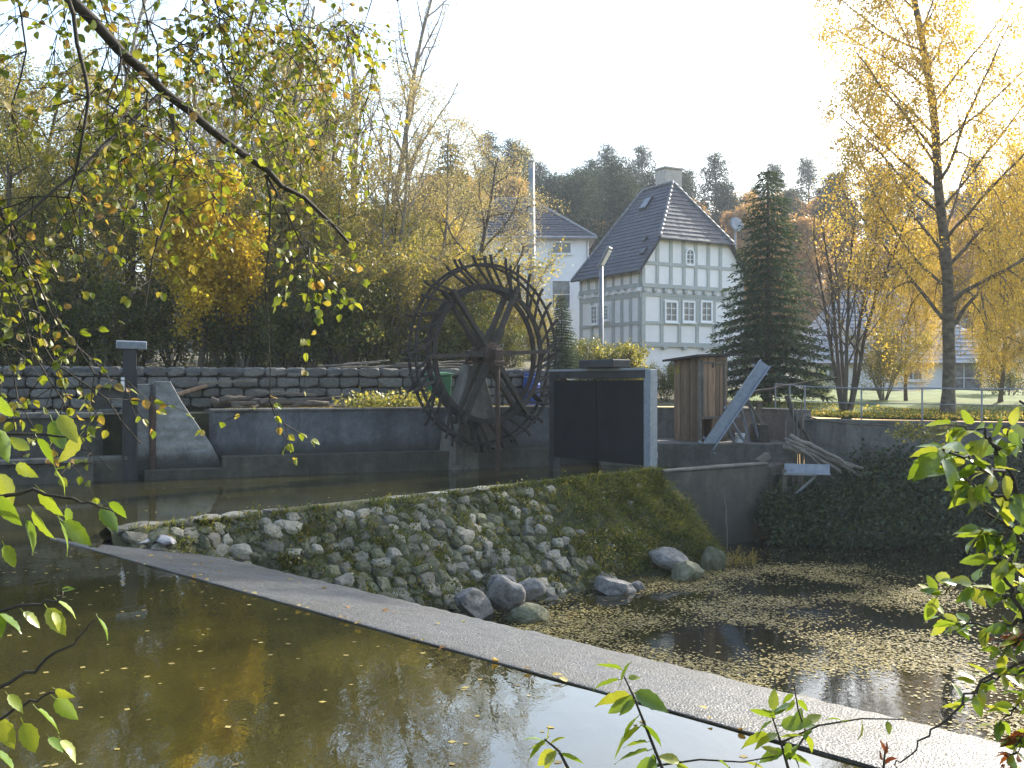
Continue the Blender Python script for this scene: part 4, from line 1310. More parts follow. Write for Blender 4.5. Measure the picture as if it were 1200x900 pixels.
# satellite dish on a pole of its own behind the roof
def dish():
    p = at(862, 264, 57)
    g = ground_z(p.x, p.y)
    root = empty("satellite_dish", (p.x, p.y, g), 0, "large pale round satellite dish on a pole behind the slate roof", "dish")
    mb = MB()
    prof = [(0.004, 0.0), (0.25, 0.03), (0.46, 0.10), (0.475, 0.11), (0.25, 0.05), (0.004, 0.02)]
    mb.lathe(prof, 24)
    rot = Euler((R(72), 0, R(25))).to_matrix()
    mb.v = [tuple(rot @ Vector(q) + Vector((0, 0, p.z - g))) for q in mb.v]
    mb.build("reflector", M['lampgrey'], root, smooth=True)
    MB().tube([(0, 0.1, -0.3), (0, 0.1, p.z - g)], 0.06, 8).build("pole", M['lampgrey'], root)
dish()

# ================================================================ far white house
def far_house():
    D0 = 62.0
    x1 = pxx(690, D0); x0 = x1 - 9.0
    gz = 1.5
    zE = EYE + (450 - 277) / F * D0 - gz
    root = empty("white_house", (x0, D0, gz), 0, "plain white rendered house with grey hipped roof beyond the thicket", "house")
    W, Dp = 9.0, 8.0
    MB().box((W / 2, Dp / 2, zE / 2 - 0.3), (W, Dp, zE + 0.6)).build("wall", M['plaster2'], root)
    e = 0.45; zr = zE + 3.1
    A, B, C, D = (-e, -e, zE - .1), (W + e, -e, zE - .1), (W + e, Dp + e, zE - .1), (-e, Dp + e, zE - .1)
    r0, r1 = (3.2, Dp / 2, zr), (W - 3.6, Dp / 2, zr)
    faces = [[A, B, r1, r0], [B, C, r1], [C, D, r0, r1], [D, A, r0]]
    mb = MB(); mb.add([A, B, C, D, r0, r1], [(0, 1, 5, 4), (1, 2, 5), (2, 3, 4, 5), (3, 0, 4), (3, 2, 1, 0)])
    roof = mb.build("roof", M['felt'], root)
    mb = MB()
    tile_plane(mb, faces[0], (1, 0, 0), 0.34, 0.34, 5, 0.04); tile_plane(mb, faces[1], (0, 1, 0), 0.34, 0.34, 6, 0.04); tile_plane(mb, faces[3], (0, 1, 0), 0.34, 0.34, 7, 0.04)
    t = mb.build("roof_tiles", M['tile'], roof); tag(t, kind="stuff")
    for p, q in ((B, r1), (A, r0), (r0, r1)):
        MB().tube([p, q], 0.11, 8).build("ridge_tiles", M['ridge'], roof)
    MB().tube([(-e, -e - .06, zE - .14), (W + e, -e - .06, zE - .14)], 0.07, 8).build("gutter", M['lampgrey'], root)
    MB().tube([(W - .1, -0.08, zE - .2), (W - .1, -0.08, 0)], 0.05, 8).build("downpipe", M['lampgrey'], root)
    k = D0 / F
    def win(pa, pb, ya, yb, nx, ny):
        xa, xb = pxx(pa, D0) - x0, pxx(pb, D0) - x0
        za, zb = EYE + (450 - yb) * k - gz, EYE + (450 - ya) * k - gz
        window(root, ((xa + xb) / 2, -0.01, (za + zb) / 2), xb - xa, zb - za, (1, 0, 0), (0, -1, 0), nx, ny, 0.08)
    win(646, 670, 283, 298, 2, 1); win(646, 669, 328, 362, 1, 2); win(600, 620, 283, 298, 2, 1)
    # lower annex behind the gap
    MB().box((W + 0.9, Dp / 2 + 1, zE / 2 - 0.8), (1.7, Dp - 3, zE - 0.6)).build("annex", M['plaster2'], root)
far_house()

# low white house with pale roof beyond the lawn
def barn():
    D0 = 50.0
    x0 = pxx(948, D0); W = 10.0; Dp = 9.0; gz = 1.3
    zE = EYE + (450 - 424) / F * D0 - gz
    root = empty("low_white_house", (x0, D0, gz), R(-6), "low white house under a big pale grey roof beyond the lawn", "house")
    MB().box((W / 2, Dp / 2, zE / 2 - 0.3), (W, Dp, zE + 0.6)).build("wall", M['plaster2'], root)
    e = 0.5; zr = zE + 3.9
    A, B, C, D = (-e, -e, zE - .1), (W + e, -e, zE - .1), (W + e, Dp + e, zE - .1), (-e, Dp + e, zE - .1)
    r0, r1 = (2.6, Dp / 2, zr), (W - 4.5, Dp / 2, zr)
    mb = MB(); mb.add([A, B, C, D, r0, r1], [(0, 1, 5, 4), (1, 2, 5), (2, 3, 4, 5), (3, 0, 4), (3, 2, 1, 0)])
    roof = mb.build("roof", M['felt'], root)
    mb = MB()
    tile_plane(mb, [A, B, r1, r0], (1, 0, 0), 0.34, 0.34, 15, 0.04); tile_plane(mb, [D, A, r0], (0, 1, 0), 0.34, 0.34, 16, 0.04); tile_plane(mb, [B, C, r1], (0, 1, 0), 0.34, 0.34, 17, 0.04)
    t = mb.build("roof_tiles", M['barnroof'], roof); tag(t, kind="stuff")
    MB().tube([r0, r1], 0.11, 8).build("ridge_tiles", M['barnroof'], roof)
    for xa, w, h, zc in ((0.9, 0.9, 1.1, 1.4), (4.6, 1.0, 1.1, 1.4), (6.6, 1.9, 2.0, 1.0)):
        window(root, (xa + w / 2, -0.01, zc), w, h, (1, 0, 0), (0, -1, 0), 2, 2, 0.09)
barn()

# ================================================================ mast and street lamp
p = at(623, 190, 46)
g = ground_z(p.x, p.y)
m_ = empty("mast", (p.x, p.y, g), 0, "tall plain pale grey mast in front of the white house", "mast")
MB().tube([(0, 0, -0.3), (0, 0, 3.0), (0, 0, p.z - g)], [0.22, 0.20, 0.13], 12).build("pole", M['lampgrey'], m_, smooth=True)
MB().lathe([(0.15, 0), (0.15, 0.06), (0.05, 0.12)], 12, (0, 0, p.z - g)).build("cap", M['lampgrey'], m_)
for zz in (3.0, 5.6):
    MB().lathe([(0.225, 0), (0.225, 0.1), (0.2, 0.12)], 12, (0, 0, zz)).build("collar", M['lampgrey'], m_)

pb = at(704.5, 418, 36.0); pt = at(704.5, 312, 36.0)
g = ground_z(pb.x, pb.y)
l_ = empty("street_lamp", (pb.x, pb.y, g), 0, "grey street lamp with tilted flat head before the timbered house", "lamp")
MB().tube([(0, 0, -0.2), (0, 0, 1.2), (0, 0, pt.z - g)], [0.115, 0.09, 0.075], 12).build("post", M['lampgrey'], l_, smooth=True)
hd = Vector((0.32, -0.2, 0.62)).normalized()
c = Vector((0.13, -0.08, pt.z - g + 0.32))
s_ = hd.cross(Vector((0, 0, 1))).normalized(); n_ = s_.cross(hd)
rot = Matrix((hd, s_, n_)).transposed()
MB().box(c, (0.85, 0.30, 0.11), rot).build("lamp_head", M['lampgrey'], l_, bevel=0.03)
MB().box(c - n_ * 0.065, (0.6, 0.22, 0.03), rot).build("lens", M['whitewood'], l_)
MB().tube([(0, 0, pt.z - g - 0.05), (0.03, -0.02, pt.z - g + 0.12)], 0.06, 8).build("bracket", M['darksteel'], l_)

# ================================================================ water wheel
def water_wheel():
    cx, cy_ = -0.60, 23.0
    cz = 2.70; Ro = 2.22; Ri = 1.58; ang = R(40); zb = 0.3
    rnd = random.Random(9)
    root = empty("water_wheel", (cx, cy_, zb), ang, "big rusty iron water wheel with curved paddle ribs and six double spokes", "water wheel")
    z0 = cz - zb
    YS = (-0.13, 0.13)
    def circ(r, n=72): return [(r * math.cos(k * 2 * math.pi / n), r * math.sin(k * 2 * math.pi / n)) for k in range(n)]
    for y in YS:
        for r, w, t in ((Ro - 0.13, 0.06, 0.035), (Ri, 0.12, 0.045)):
            a, b = circ(r + w / 2), circ(r - w / 2); n = len(a)
            mb = MB()
            V = [(x, y - t / 2, z + z0) for x, z in a] + [(x, y - t / 2, z + z0) for x, z in b] + [(x, y + t / 2, z + z0) for x, z in a] + [(x, y + t / 2, z + z0) for x, z in b]
            fs = []
            for i in range(n):
                j = (i + 1) % n
                fs += [(i, j, n + j, n + i), (2 * n + j, 2 * n + i, 3 * n + i, 3 * n + j), (j, i, 2 * n + i, 2 * n + j), (n + i, n + j, 3 * n + j, 3 * n + i)]
            mb.add(V, fs); mb.build("rim", M['wheel'], root)
    # curved ribs that carried the paddles
    rib = MB()
    prof = []
    for k in range(8):
        f = k / 7
        r = lerp(Ri - 0.05, Ro + 0.10, f)
        th = -0.27 * (1 - f) ** 1.8
        prof.append((r * math.cos(th), r * math.sin(th)))
    for a, b in zip(prof, prof[1:]):
        rib.bar((a[0], 0, a[1]), (b[0], 0, b[1]), 0.05, 0.05, up=(0, 1, 0))
    me = rib.mesh("paddle_rib", M['wheel'])
    N = 32
    for y in YS:
        for k in range(N):
            if rnd.random() < 0.04 or (y > 0 and k % 2): continue
            o = link("paddle_rib", me, root)
            o.location = (0, y + rnd.uniform(-.012, .012), z0)
            o.rotation_euler = (0, -(k + 0.0) * 2 * math.pi / N + rnd.uniform(-.025, .025), 0)
    # cross rods joining the two sides, and the boards left between them in the lower half
    rod = MB(); rod.box((Ro + 0.0, 0, 0), (0.04, 0.30, 0.04)); mr = rod.mesh("cross_rod", M['wheel'])
    for k in range(N):
        if k % 8: continue
        o = link("cross_rod", mr, root); o.location = (0, 0, z0); o.rotation_euler = (0, -(k + .3) * 2 * math.pi / N, 0)
    bd = MB(); bd.box(((Ri + Ro) / 2, 0, 0.1), (Ro - Ri - 0.06, 0.24, 0.025)); mbd = bd.mesh("paddle_board", M['wheelwood'])
    for k in (18, 22, 23, 25, 29):
        o = link("paddle_board", mbd, root); o.location = (0, 0, z0); o.rotation_euler = (0, -(k) * 2 * math.pi / N + 0.05, 0)
    # spokes: three diameters on either side
    for y in (-0.17, 0.17):
        for a in (63, 128, 183, 243, 308, 3):
            ca, sa = math.cos(R(a)), math.sin(R(a))
            w = 0.13 if a not in (183, 3) else 0.11
            mb = MB(); mb.bar((ca * 0.2, y, z0 + sa * 0.2), (ca * (Ri + 0.22), y, z0 + sa * (Ri + 0.22)), 0.09, w, up=(0, 1, 0))
            mb.bar((ca * 0.2, y, z0 + sa * 0.2), (ca * 0.65, y, z0 + sa * 0.65), 0.12, w + 0.05, up=(0, 1, 0))
            mb.build("spoke", M['wheelwood'], root)
    # hub and axle
    h = MB(); rt_ = Euler((R(90), 0, 0)).to_matrix()
    h.lathe([(0.11, -0.36), (0.19, -0.35), (0.2, -0.30), (0.27, -0.28), (0.27, -0.13), (0.17, -0.12), (0.17, 0.12), (0.27, 0.13), (0.27, 0.28), (0.2, 0.30), (0.19, 0.35), (0.11, 0.36)], 20)
    h.v = [tuple(rt_ @ Vector(p) + Vector((0, 0, z0))) for p in h.v]; h.build("hub", M['rust'], root)
    ax = MB(); ax.tube([(0, -0.45, z0), (0, 0.75, z0)], 0.09, 12); ax.build("axle", M['rust'], root)
    for y in (-0.42, 0.62):
        bb = MB(); bb.box((0, y, z0 - 0.02), (0.24, 0.12, 0.26)); bb.box((0, y, z0 - 0.2), (0.34, 0.16, 0.08)); bb.build("bearing", M['rust'], root, bevel=0.015)
    return cx, cy_, ang
wx, wy, wa = water_wheel()
adir = Vector((-math.sin(wa), math.cos(wa)))
# concrete pier behind the wheel carrying the axle
p = Vector((wx, wy)) + adir * 0.52
pr = empty("wheel_pier", (p.x, p.y, -1.0), wa, "pale tapering concrete pier carrying the axle behind the wheel", "pier")
mb = MB(); zt = 2.70 - 0.24 + 1.0
V = [(-0.80, -0.24, 0), (0.80, -0.24, 0), (0.80, 0.5, 0), (-0.80, 0.5, 0), (-0.66, -0.22, 1.8), (0.66, -0.22, 1.8), (0.66, 0.4, 1.8), (-0.66, 0.4, 1.8), (-0.2, -0.14, zt), (0.2, -0.14, zt), (0.2, 0.2, zt), (-0.2, 0.2, zt)]
mb.add(V, [(3, 2, 1, 0), (8, 9, 10, 11)] + [(i, (i + 1) % 4, 4 + (i + 1) % 4, 4 + i) for i in range(4)] + [(4 + i, 4 + (i + 1) % 4, 8 + (i + 1) % 4, 8 + i) for i in range(4)])
mb.build("pier_body", M['retain'], pr, bevel=0.02)
# thin iron post on the near side
p = Vector((wx, wy)) - adir * 0.42
pp_ = empty("bearing_post", (p.x, p.y, -1.2), wa, "thin rusty iron post holding the near end of the wheel axle", "post")
MB().tube([(0, 0, 0), (0, 0, 2.70 - 0.22 + 1.2)], 0.055, 8).build("shaft", M['rust'], pp_)
MB().box((0, 0, 2.70 - 0.26 + 1.2), (0.3, 0.16, 0.05)).build("plate", M['rust'], pp_)

# ================================================================ dark sluice screen
def sluice_screen():
    a = Vector((2.82, 19.98)); b = Vector((0.95, 22.7))
    d = (b - a); L = d.length; ang = math.atan2(d.y, d.x)
    zb = -0.9
    root = empty("sluice_screen", (a.x, a.y, zb), ang, "large dark metal sluice screen in a steel frame right of the wheel", "sluice gate")
    def Z(z): return z - zb
    MB().box((0, 0, (Z(0.0) + Z(2.30)) / 2), (0.20, 0.20, 2.30 + 0.0)).build("frame_post", M['steel'], root, bevel=0.008)
    MB().box((0.02, -0.085, (Z(0.0) + Z(2.27)) / 2), (0.14, 0.10, 2.26)).build("post_flange", M['darksteel'], root)
    MB().box((L - 0.05, 0, (Z(-0.9) + Z(2.28)) / 2), (0.16, 0.18, 3.18)).build("frame_post", M['darksteel'], root, bevel=0.006)
    MB().box((L / 2, 0.0, Z(2.21)), (L - 0.1, 0.22, 0.18)).build("top_beam", M['darksteel'], root, bevel=0.006)
    MB().box((L / 2, 0.12, Z(2.31)), (L - 0.02, 0.05, 0.05)).build("top_edge", M['lampgrey'], root)
    for k in range(2):
        MB().box((0.12 + (L - 0.25) * (k + .5) / 2, 0.05, Z(1.21)), ((L - 0.25) / 2 - 0.01, 0.03, 1.74)).build("panel", M['screen'], root)
    for k in range(5):
        MB().box((0.16 + (L - 0.32) * k / 4, -0.0, Z(1.21)), (0.05, 0.06, 1.74)).build("stiffener", M['darksteel'], root)
    MB().box((L / 2, -0.02, Z(0.36)), (L - 0.24, 0.08, 0.07)).build("bottom_rail", M['darksteel'], root)
    MB().box((1.35, 0.1, Z(2.43)), (1.15, 0.5, 0.18)).build("gear_box", M['darksteel'], root, bevel=0.02)
    MB().box((0, -0.13, Z(0.55)), (0.09, 0.06, 0.12)).build("latch", M['lampgrey'], root)
    return root
sluice_screen()

# ================================================================ plank hut
def hut():
    c = Vector((pxx(820, 24.3), 24.3)); ang = R(28)
    root = empty("plank_hut", (c.x, c.y, 0.55), ang, "small brown vertical-plank hut with flat dark roof on the ledge", "hut")
    W, Dp, H = 0.86, 1.02, 2.12       # right face width (local x), left face depth (local y)
    rnd = random.Random(6)
    def plank_row(n, length, f, z0, z1, skip=()):
        w = length / n
        for k in range(n):
            if k in skip: continue
            j = rnd.uniform(-.013, .013)
            za = z0 + rnd.uniform(-.015, .015)
            f((k + .5) * w, w - 0.014, za, z1, j)
    plank_row(7, W, lambda s, w, a, b, j: MB().box((s, j, (a + b) / 2), (w, 0.025, b - a)).build("plank", M['plank'], root), 0.62, H)
    plank_row(7, W, lambda s, w, a, b, j: MB().box((s, j, (a + b) / 2), (w, 0.025, b - a)).build("plank", M['plank'], root), 0.0, 0.58, (0, 1, 2))
    plank_row(8, Dp, lambda s, w, a, b, j: MB().box((j, s, (a + b) / 2), (0.025, w, b - a)).build("plank", M['plank'], root), 0.0, H - 0.02)
    plank_row(8, Dp, lambda s, w, a, b, j: MB().box((W + j, s, (a + b) / 2), (0.025, w, b - a)).build("plank", M['plank'], root), 0.0, H)
    plank_row(7, W, lambda s, w, a, b, j: MB().box((s, Dp + j, (a + b) / 2), (w, 0.025, b - a)).build("plank", M['plank'], root), 0.0, H)
    for (x, y) in ((0, 0), (W, 0), (0, Dp), (W, Dp)):
        MB().box((x + (0.03 if x == 0 else -0.03), y + (0.03 if y == 0 else -0.03), H / 2), (0.07, 0.07, H)).build("corner_post", M['greywood'], root)
    MB().box((W / 2, -0.03, 0.61), (W, 0.035, 0.06)).build("batten", M['greywood'], root)
    MB().box((W / 2, -0.03, H - 0.14), (W * 0.9, 0.035, 0.05)).build("batten", M['greywood'], root)
    for s in (0.08, W - 0.08): MB().box((s, -0.028, H / 2 + 0.3), (0.05, 0.03, H - 0.75)).build("batten", M['greywood'], root)
    MB().box((W * 0.45, -0.035, H - 0.2), (0.05, 0.03, 0.12)).build("latch", M['darksteel'], root)
    r = MB()
    V = [(-0.22, -0.2, H + 0.0), (W + 0.38, -0.2, H + 0.06), (W + 0.38, Dp + 0.2, H + 0.02), (-0.22, Dp + 0.22, H - 0.10)]
    V2 = [(x, y, z + 0.055) for x, y, z in V]
    r.add(V + V2, [(3, 2, 1, 0), (4, 5, 6, 7)] + [(i, (i + 1) % 4, 4 + (i + 1) % 4, 4 + i) for i in range(4)]); r.build("roof", M['felt'], root)
    MB().box((-0.03, Dp * 0.82, H - 0.3), (0.02, 0.14, 0.2)).build("sign_plate", plain("yellow_plate", (0.35, 0.25, 0.05), None, 5, 0.6, 0.05), root)
hut()

# ================================================================ steel rake conveyor
def conveyor():
    a = at(829, 524, 23.75); b = at(896, 426, 24.1)
    root = empty("rake_conveyor", (a.x, a.y, 0.5), 0, "slanting blue-grey steel conveyor trough rising right of the plank hut", "conveyor")
    o = Vector((a.x, a.y, 0.5)); a = a - o; b = b - o
    d = (b - a).normalized(); s = d.cross(Vector((0.1, 1, 0))).normalized(); n = s.cross(d).normalized()
    if n.y > 0: n = -n
    rot = Matrix((d, s, n)).transposed()
    L = (b - a).length; c = (a + b) / 2
    MB().box(c, (L, 0.24, 0.03), rot).build("trough", M['steel'], root)
    for k in (-1, 1): MB().box(c + s * 0.135 * k + n * 0.05, (L, 0.03, 0.16), rot).build("side_flange", M['steel'], root)
    for f in (0.06, 0.42, 0.93): MB().box(a + d * L * f - n * 0.05, (0.06, 0.44, 0.05), rot).build("cross_bar", M['lampgrey'], root)
    MB().tube([a + s * 0.26 - d * .02, a - s * 0.26 - d * .02], 0.05, 10).build("roller", M['lampgrey'], root)
    for f in (0.35, 0.62):
        p = a + d * L * f - n * 0.04
        for k in (-1, 1):
            q = p + s * 0.15 * k
            MB().bar(q, Vector((q.x + 0.35, q.y + 0.25, 0.06)), 0.05, 0.05).build("leg", M['steel'], root)
    q = a + d * L * 0.62
    MB().bar(q - s * .1, Vector((q.x + 0.5, q.y + 0.1, 0.5)), 0.06, 0.04).build("brace", M['greywood'], root)
conveyor()

# small things on the ledge beside the conveyor
p = at(867, 505, 24.2)
bk = empty("white_bucket", (p.x, p.y, 0.56), 0, "small dented white bucket on the ledge behind the conveyor", "bucket")
MB().lathe([(0.10, 0), (0.13, 0.22), (0.137, 0.225), (0.12, 0.215), (0.09, 0.02)], 16).build("pail", M['whitewood'], bk, smooth=False)
MB().tube([(0.13, 0, 0.21), (0.11, -0.1, 0.13), (0, -0.15, 0.10), (-0.11, -0.1, 0.13), (-0.13, 0, 0.21)], 0.006, 6).build("handle", M['lampgrey'], bk)
p = at(890, 500, 24.4)
st = empty("tree_stump", (p.x, p.y, 0.56), 0.4, "squat dark tree stump standing on the concrete ledge", "stump")
rs = random.Random(3)
me = MB(); 
prof = [(0.24, 0), (0.21, 0.12), (0.20, 0.3), (0.205, 0.44), (0.03, 0.45)]
me.lathe(prof, 14); me.v = [(x * (1 + 0.12 * math.sin(math.atan2(y, x) * 5) + rs.uniform(-.04, .04)), y * (1 + 0.12 * math.sin(math.atan2(y, x) * 5)), z) for x, y, z in me.v]
me.build("stump_wood", M['darkbark'], st)
MB().box((0.0, 0.05, 0.70), (0.1, 0.09, 0.55), Euler((0.05, .08, 0)).to_matrix()).build("splinter", M['log'], st)
p = at(884, 535, 22.6)
o = MB().box((0, 0, 0), (0.34, 0.16, 0.14), Euler((0, -0.5, 0.4)).to_matrix()).build("wood_block", M['greywood'], bevel=0.01)
o.location = (5.62, 21.98, 0.33); tag(o, "short grey timber offcut lying on the channel wall end", "timber")

# ================================================================ metal tray and driftwood at the wall end
def tray():
    p = at(940, 556, 21.0)
    root = empty("metal_tray", (5.95, 21.35, -1.3), R(-16), "open blue-grey metal tray on a strut sticking out over the bank", "tray")
    zt = p.z + 1.3
    MB().box((0.45, 0, zt), (0.95, 0.40, 0.02)).build("tray_floor", M['steel'], root)
    MB().box((0.45, 0.21, zt + 0.09), (0.95, 0.02, 0.2), Euler((-0.2, 0, 0)).to_matrix()).build("tray_side", M['steel'], root)
    MB().box((0.30, -0.21, zt + 0.0), (0.66, 0.02, 0.05)).build("tray_side", M['lampgrey'], root)
    MB().bar((0.0, 0.0, zt - 0.65), (0.66, 0.0, zt - 0.02), 0.05, 0.05).build("strut", M['lampgrey'], root)
    MB().bar((-0.28, 0.0, zt - 0.03), (0.95, 0.0, zt - 0.03), 0.06, 0.05).build("bracket", M['darksteel'], root)
    MB().box((-0.02, 0, zt - 0.4), (0.09, 0.09, 0.95)).build("upright", M['greywood'], root)
tray()
rd = random.Random(15)
def stick(name, pts, r, label, group, mat, cat="branch"):
    P = [Vector(p) for p in pts]
    root_p = min(P, key=lambda q: q.z)
    Q = []
    for a, b in zip(P, P[1:]):
        for k in range(5): Q.append(a.lerp(b, k / 5) + Vector((rd.uniform(-1, 1), rd.uniform(-1, 1), rd.uniform(-1, 1))) * r * 0.45)
    Q.append(P[-1])
    mb = MB(); mb.tube([q - root_p for q in Q], [lerp(r, r * 0.45, i / len(Q)) for i in range(len(Q))], 7)
    o = mb.build(name, mat, None, smooth=True); o.location = root_p
    tag(o, label, cat, group); return o
for k in range(9):
    x0 = 918 + rd.uniform(0, 8); y0 = 512 + rd.uniform(0, 14)
    x1 = 955 + rd.uniform(0, 60); y1 = 543 + rd.uniform(-4, 16) + (x1 - 955) * 0.12
    stick("driftwood_branch", [at(x0, y0, 22.3 + rd.uniform(-.2, .2)), at((x0 + x1) / 2, (y0 + y1) / 2 - 3, 22.0), at(x1, y1, 21.7 + rd.uniform(-.2, .2))], rd.uniform(0.03, 0.065),
          "pale driftwood branch in the bundle sloping down beside the metal tray", "driftwood bundle beside the tray", M['greywood'])
for k in range(5):
    x0 = 923 + k * 5 + rd.uniform(-2, 2)
    stick("driftwood_pole", [at(x0 + rd.uniform(-3, 3), 600 + rd.uniform(-20, 15), 22.0), at(x0 + rd.uniform(-4, 4), 480 + rd.uniform(-10, 20), 22.7)], rd.uniform(0.025, 0.045),
          "upright thin dead pole leaning on the end of the concrete ledge", "upright poles at the ledge end", M['log'])
stick("driftwood_branch", [at(921, 464, 22.9), at(932, 490, 22.7), at(950, 518, 22.4), at(970, 545, 22.2)], 0.06, "dark crooked branch arching over the driftwood bundle", None, M['darkbark'])
stick("driftwood_branch", [at(955, 535, 22.0), at(1000, 552, 21.9), at(1050, 562, 21.5)], 0.035, "long thin branch reaching out along the overgrown bank", None, M['greywood'])
stick("dead_branch", [at(868, 462, 26.8), at(925, 452, 27.2), at(985, 442, 27.5)], 0.045, "dark pole lashed level between the fence and the multi-stemmed tree", None, M['darkbark'])

# ================================================================ left sluice
def left_sluice():
    c = Vector(lw(-7.85)); 
    ang = math.atan(0.404)
    root = empty("canal_sluice", (c.x, c.y, -1.3), ang, "old sluice of steel posts with a sheet-metal cap beside a concrete buttress", "sluice")
    def Z(z): return z + 1.3
    MB().box((-0.28, -0.25, Z(0.75)), (0.26, 0.3, 4.0 - 0.0)).build("steel_post", M['darksteel'], root, bevel=0.006)
    MB().box((-0.28, -0.25, Z(2.66)), (0.17, 0.2, 0.3)).build("spindle_box", M['darksteel'], root)
    for k in (-1, 1): MB().box((-0.28 + 0.13 * k, -0.42, Z(0.9)), (0.03, 0.06, 2.8)).build("post_flange", M['darksteel'], root)
    MB().box((-0.25, -0.25, Z(2.82)), (0.60, 0.42, 0.16), Euler((0.08, 0.02, 0)).to_matrix()).build("cap", M['steel'], root, bevel=0.012)
    MB().box((-0.02, -0.1, Z(0.4)), (0.30, 0.42, 3.2)).build("pier_strip", M['pier'], root, bevel=0.015)
    MB().tube([(0.16, -0.36, 0), (0.16, -0.36, Z(1.75))], 0.065, 10).build("rust_pipe", M['rust'], root)
    MB().box((0.16, -0.32, Z(0.9)), (0.05, 0.05, 2.2)).build("guide_rail", M['darksteel'], root)
    # triangular buttress
    b = MB(); pr = [(0.22, Z(-1.2)), (1.75, Z(-1.2)), (1.62, Z(0.15)), (1.32, Z(0.75)), (0.75, Z(1.62)), (0.52, Z(2.06)), (0.22, Z(2.06))]
    n = len(pr)
    b.add([(x, -0.34, z) for x, z in pr] + [(x, 0.3, z) for x, z in pr], [tuple(range(n)), tuple(range(2 * n - 1, n - 1, -1))] + [(i, (i + 1) % n, n + (i + 1) % n, n + i) for i in range(n)])
    b.build("buttress", M['pier'], root, bevel=0.012)
    MB().box((0.95, -0.40, Z(-0.35)), (1.9, 0.2, 1.1)).build("footing", M['sidewall'], root, bevel=0.02)
    MB().box((-0.42, -0.46, Z(2.0)), (0.07, 0.03, 0.28)).build("gauge_plate", M['whitewood'], root)
    # sill of the side opening
    MB().box((-0.75, -0.2, Z(-0.1)), (0.7, 0.5, 1.0)).build("sill", M['sidewall'], root, bevel=0.02)
    MB().box((-0.7, -0.22, Z(0.45)), (0.75, 0.4, 0.1)).build("sill_cap", M['ledge'], root, bevel=0.015)
left_sluice()
wall_thing("canal_wall", "dark old concrete canal wall left of the capped sluice, half hidden by leaves", [lw(-24), lw(-16), lw(-8.6)], 0.4, -1.6, 1.3, M['sidewall'], (0.1, 0.05, M['ledge']))
p = Vector(lw(-9.9)); pi = empty("rusty_pipe", (p.x, p.y - 0.15, -1.2), 0, "dark red rusty pipe standing in the water before the left wall", "pipe")
MB().tube([(0, 0, 0), (0, 0, 1.75)], 0.07, 10).build("shaft", M['rust'], pi)
MB().tube([(0, 0, 1.7), (0, 0, 1.8)], 0.095, 10).build("collar", M['rust'], pi)
wall_thing("low_canal_sill", "low dark concrete sill at the water's edge below the left wall", [lw(-24, -0.75), lw(-16, -0.75), lw(-8.5, -0.75)], 0.5, -1.6, 0.42, M['sidewall'], (0.08, 0.06, M['ledge']))

# ================================================================ logs and planks on the terrace
rl = random.Random(31)
for k in range(16):
    x = rl.uniform(-6.4, -2.6); y = lw(x)[1] + rl.uniform(0.7, 1.7); L = rl.uniform(0.6, 1.7); r = rl.uniform(0.05, 0.11)
    a = math.atan(0.404) + rl.uniform(-.35, .35); z = 1.36 + r * 0.9 + (0.16 if k % 3 == 0 else 0)
    dx, dy = math.cos(a) * L / 2, math.sin(a) * L / 2
    tl = rl.uniform(-.06, .12)
    stick("log", [(x - dx, y - dy, z), (x + dx, y + dy, z + tl)], r, "weathered brown log in the heap on the terrace below the block wall", "logs on the terrace", M['log'], "log")
for (pa, ya, pb_, yb, lab) in ((207, 462, 241, 452, "pale sawn plank end sticking up left on the terrace"), (232, 449, 300, 446, "dark board lying across the logs by the block wall"), (255, 471, 330, 468, "flat grey board lying at the front edge of the terrace"), (300, 459, 368, 463, "long grey plank on the terrace among the logs")):
    d = 22.6
    A_, B_ = at(pa, ya, d), at(pb_, yb, d + 0.5)
    mb = MB(); mb.bar((0, 0, 0), B_ - A_, 0.18, 0.07)
    A_.z = max(A_.z, 1.40)
    o = mb.build("plank", M['greywood'] if 'pale' not in lab else M['plank'], None, bevel=0.006); o.location = A_; tag(o, lab, "plank")
for k in range(7):
    x = rl.uniform(-4.2, -1.2); y = lw(x)[1] + 2.6 + rl.uniform(0, .7); L = rl.uniform(1.2, 2.4)
    a = math.atan(0.404) + rl.uniform(-.25, .25); dx, dy = math.cos(a) * L / 2, math.sin(a) * L / 2
    z = ground_z(x, y) + 0.08 + 0.07 * (k % 3)
    stick("dead_branch", [(x - dx, y - dy, z), (x, y, z + 0.05), (x + dx, y + dy, z + 0.1)], rl.uniform(0.03, 0.06), "grey dead branch lying on top of the block wall by the wheel", "branches on the block wall", M['greywood'])

# ================================================================ bins and barrel on the terrace
p = at(516, 472, 25.0)
gb = empty("wheelie_bin", (p.x, p.y, 1.36), 0.5, "green plastic wheelie bin tilted behind the wheel rim", "bin")
gb.rotation_euler = (0.05, -0.08, 0.5)
b = MB(); b.add([(-.2, -.2, 0.05), (.2, -.2, 0.05), (.2, .2, 0.05), (-.2, .2, 0.05), (-.25, -.27, .86), (.25, -.27, .86), (.25, .27, .86), (-.25, .27, .86)], [(3, 2, 1, 0), (4, 5, 6, 7)] + [(i, (i + 1) % 4, 4 + (i + 1) % 4, 4 + i) for i in range(4)])
b.build("body", M['greenbin'], gb, bevel=0.02)
b = MB(); b.box((0, 0, 0.885), (.56, .6, .05)); b.box((0, -.02, .92), (.44, .46, .03)); b.build("lid", M['greenbin'], gb, bevel=0.012)
MB().tube([(-.2, .33, .84), (.2, .33, .84)], 0.02, 8).build("handle", M['greenbin'], gb)
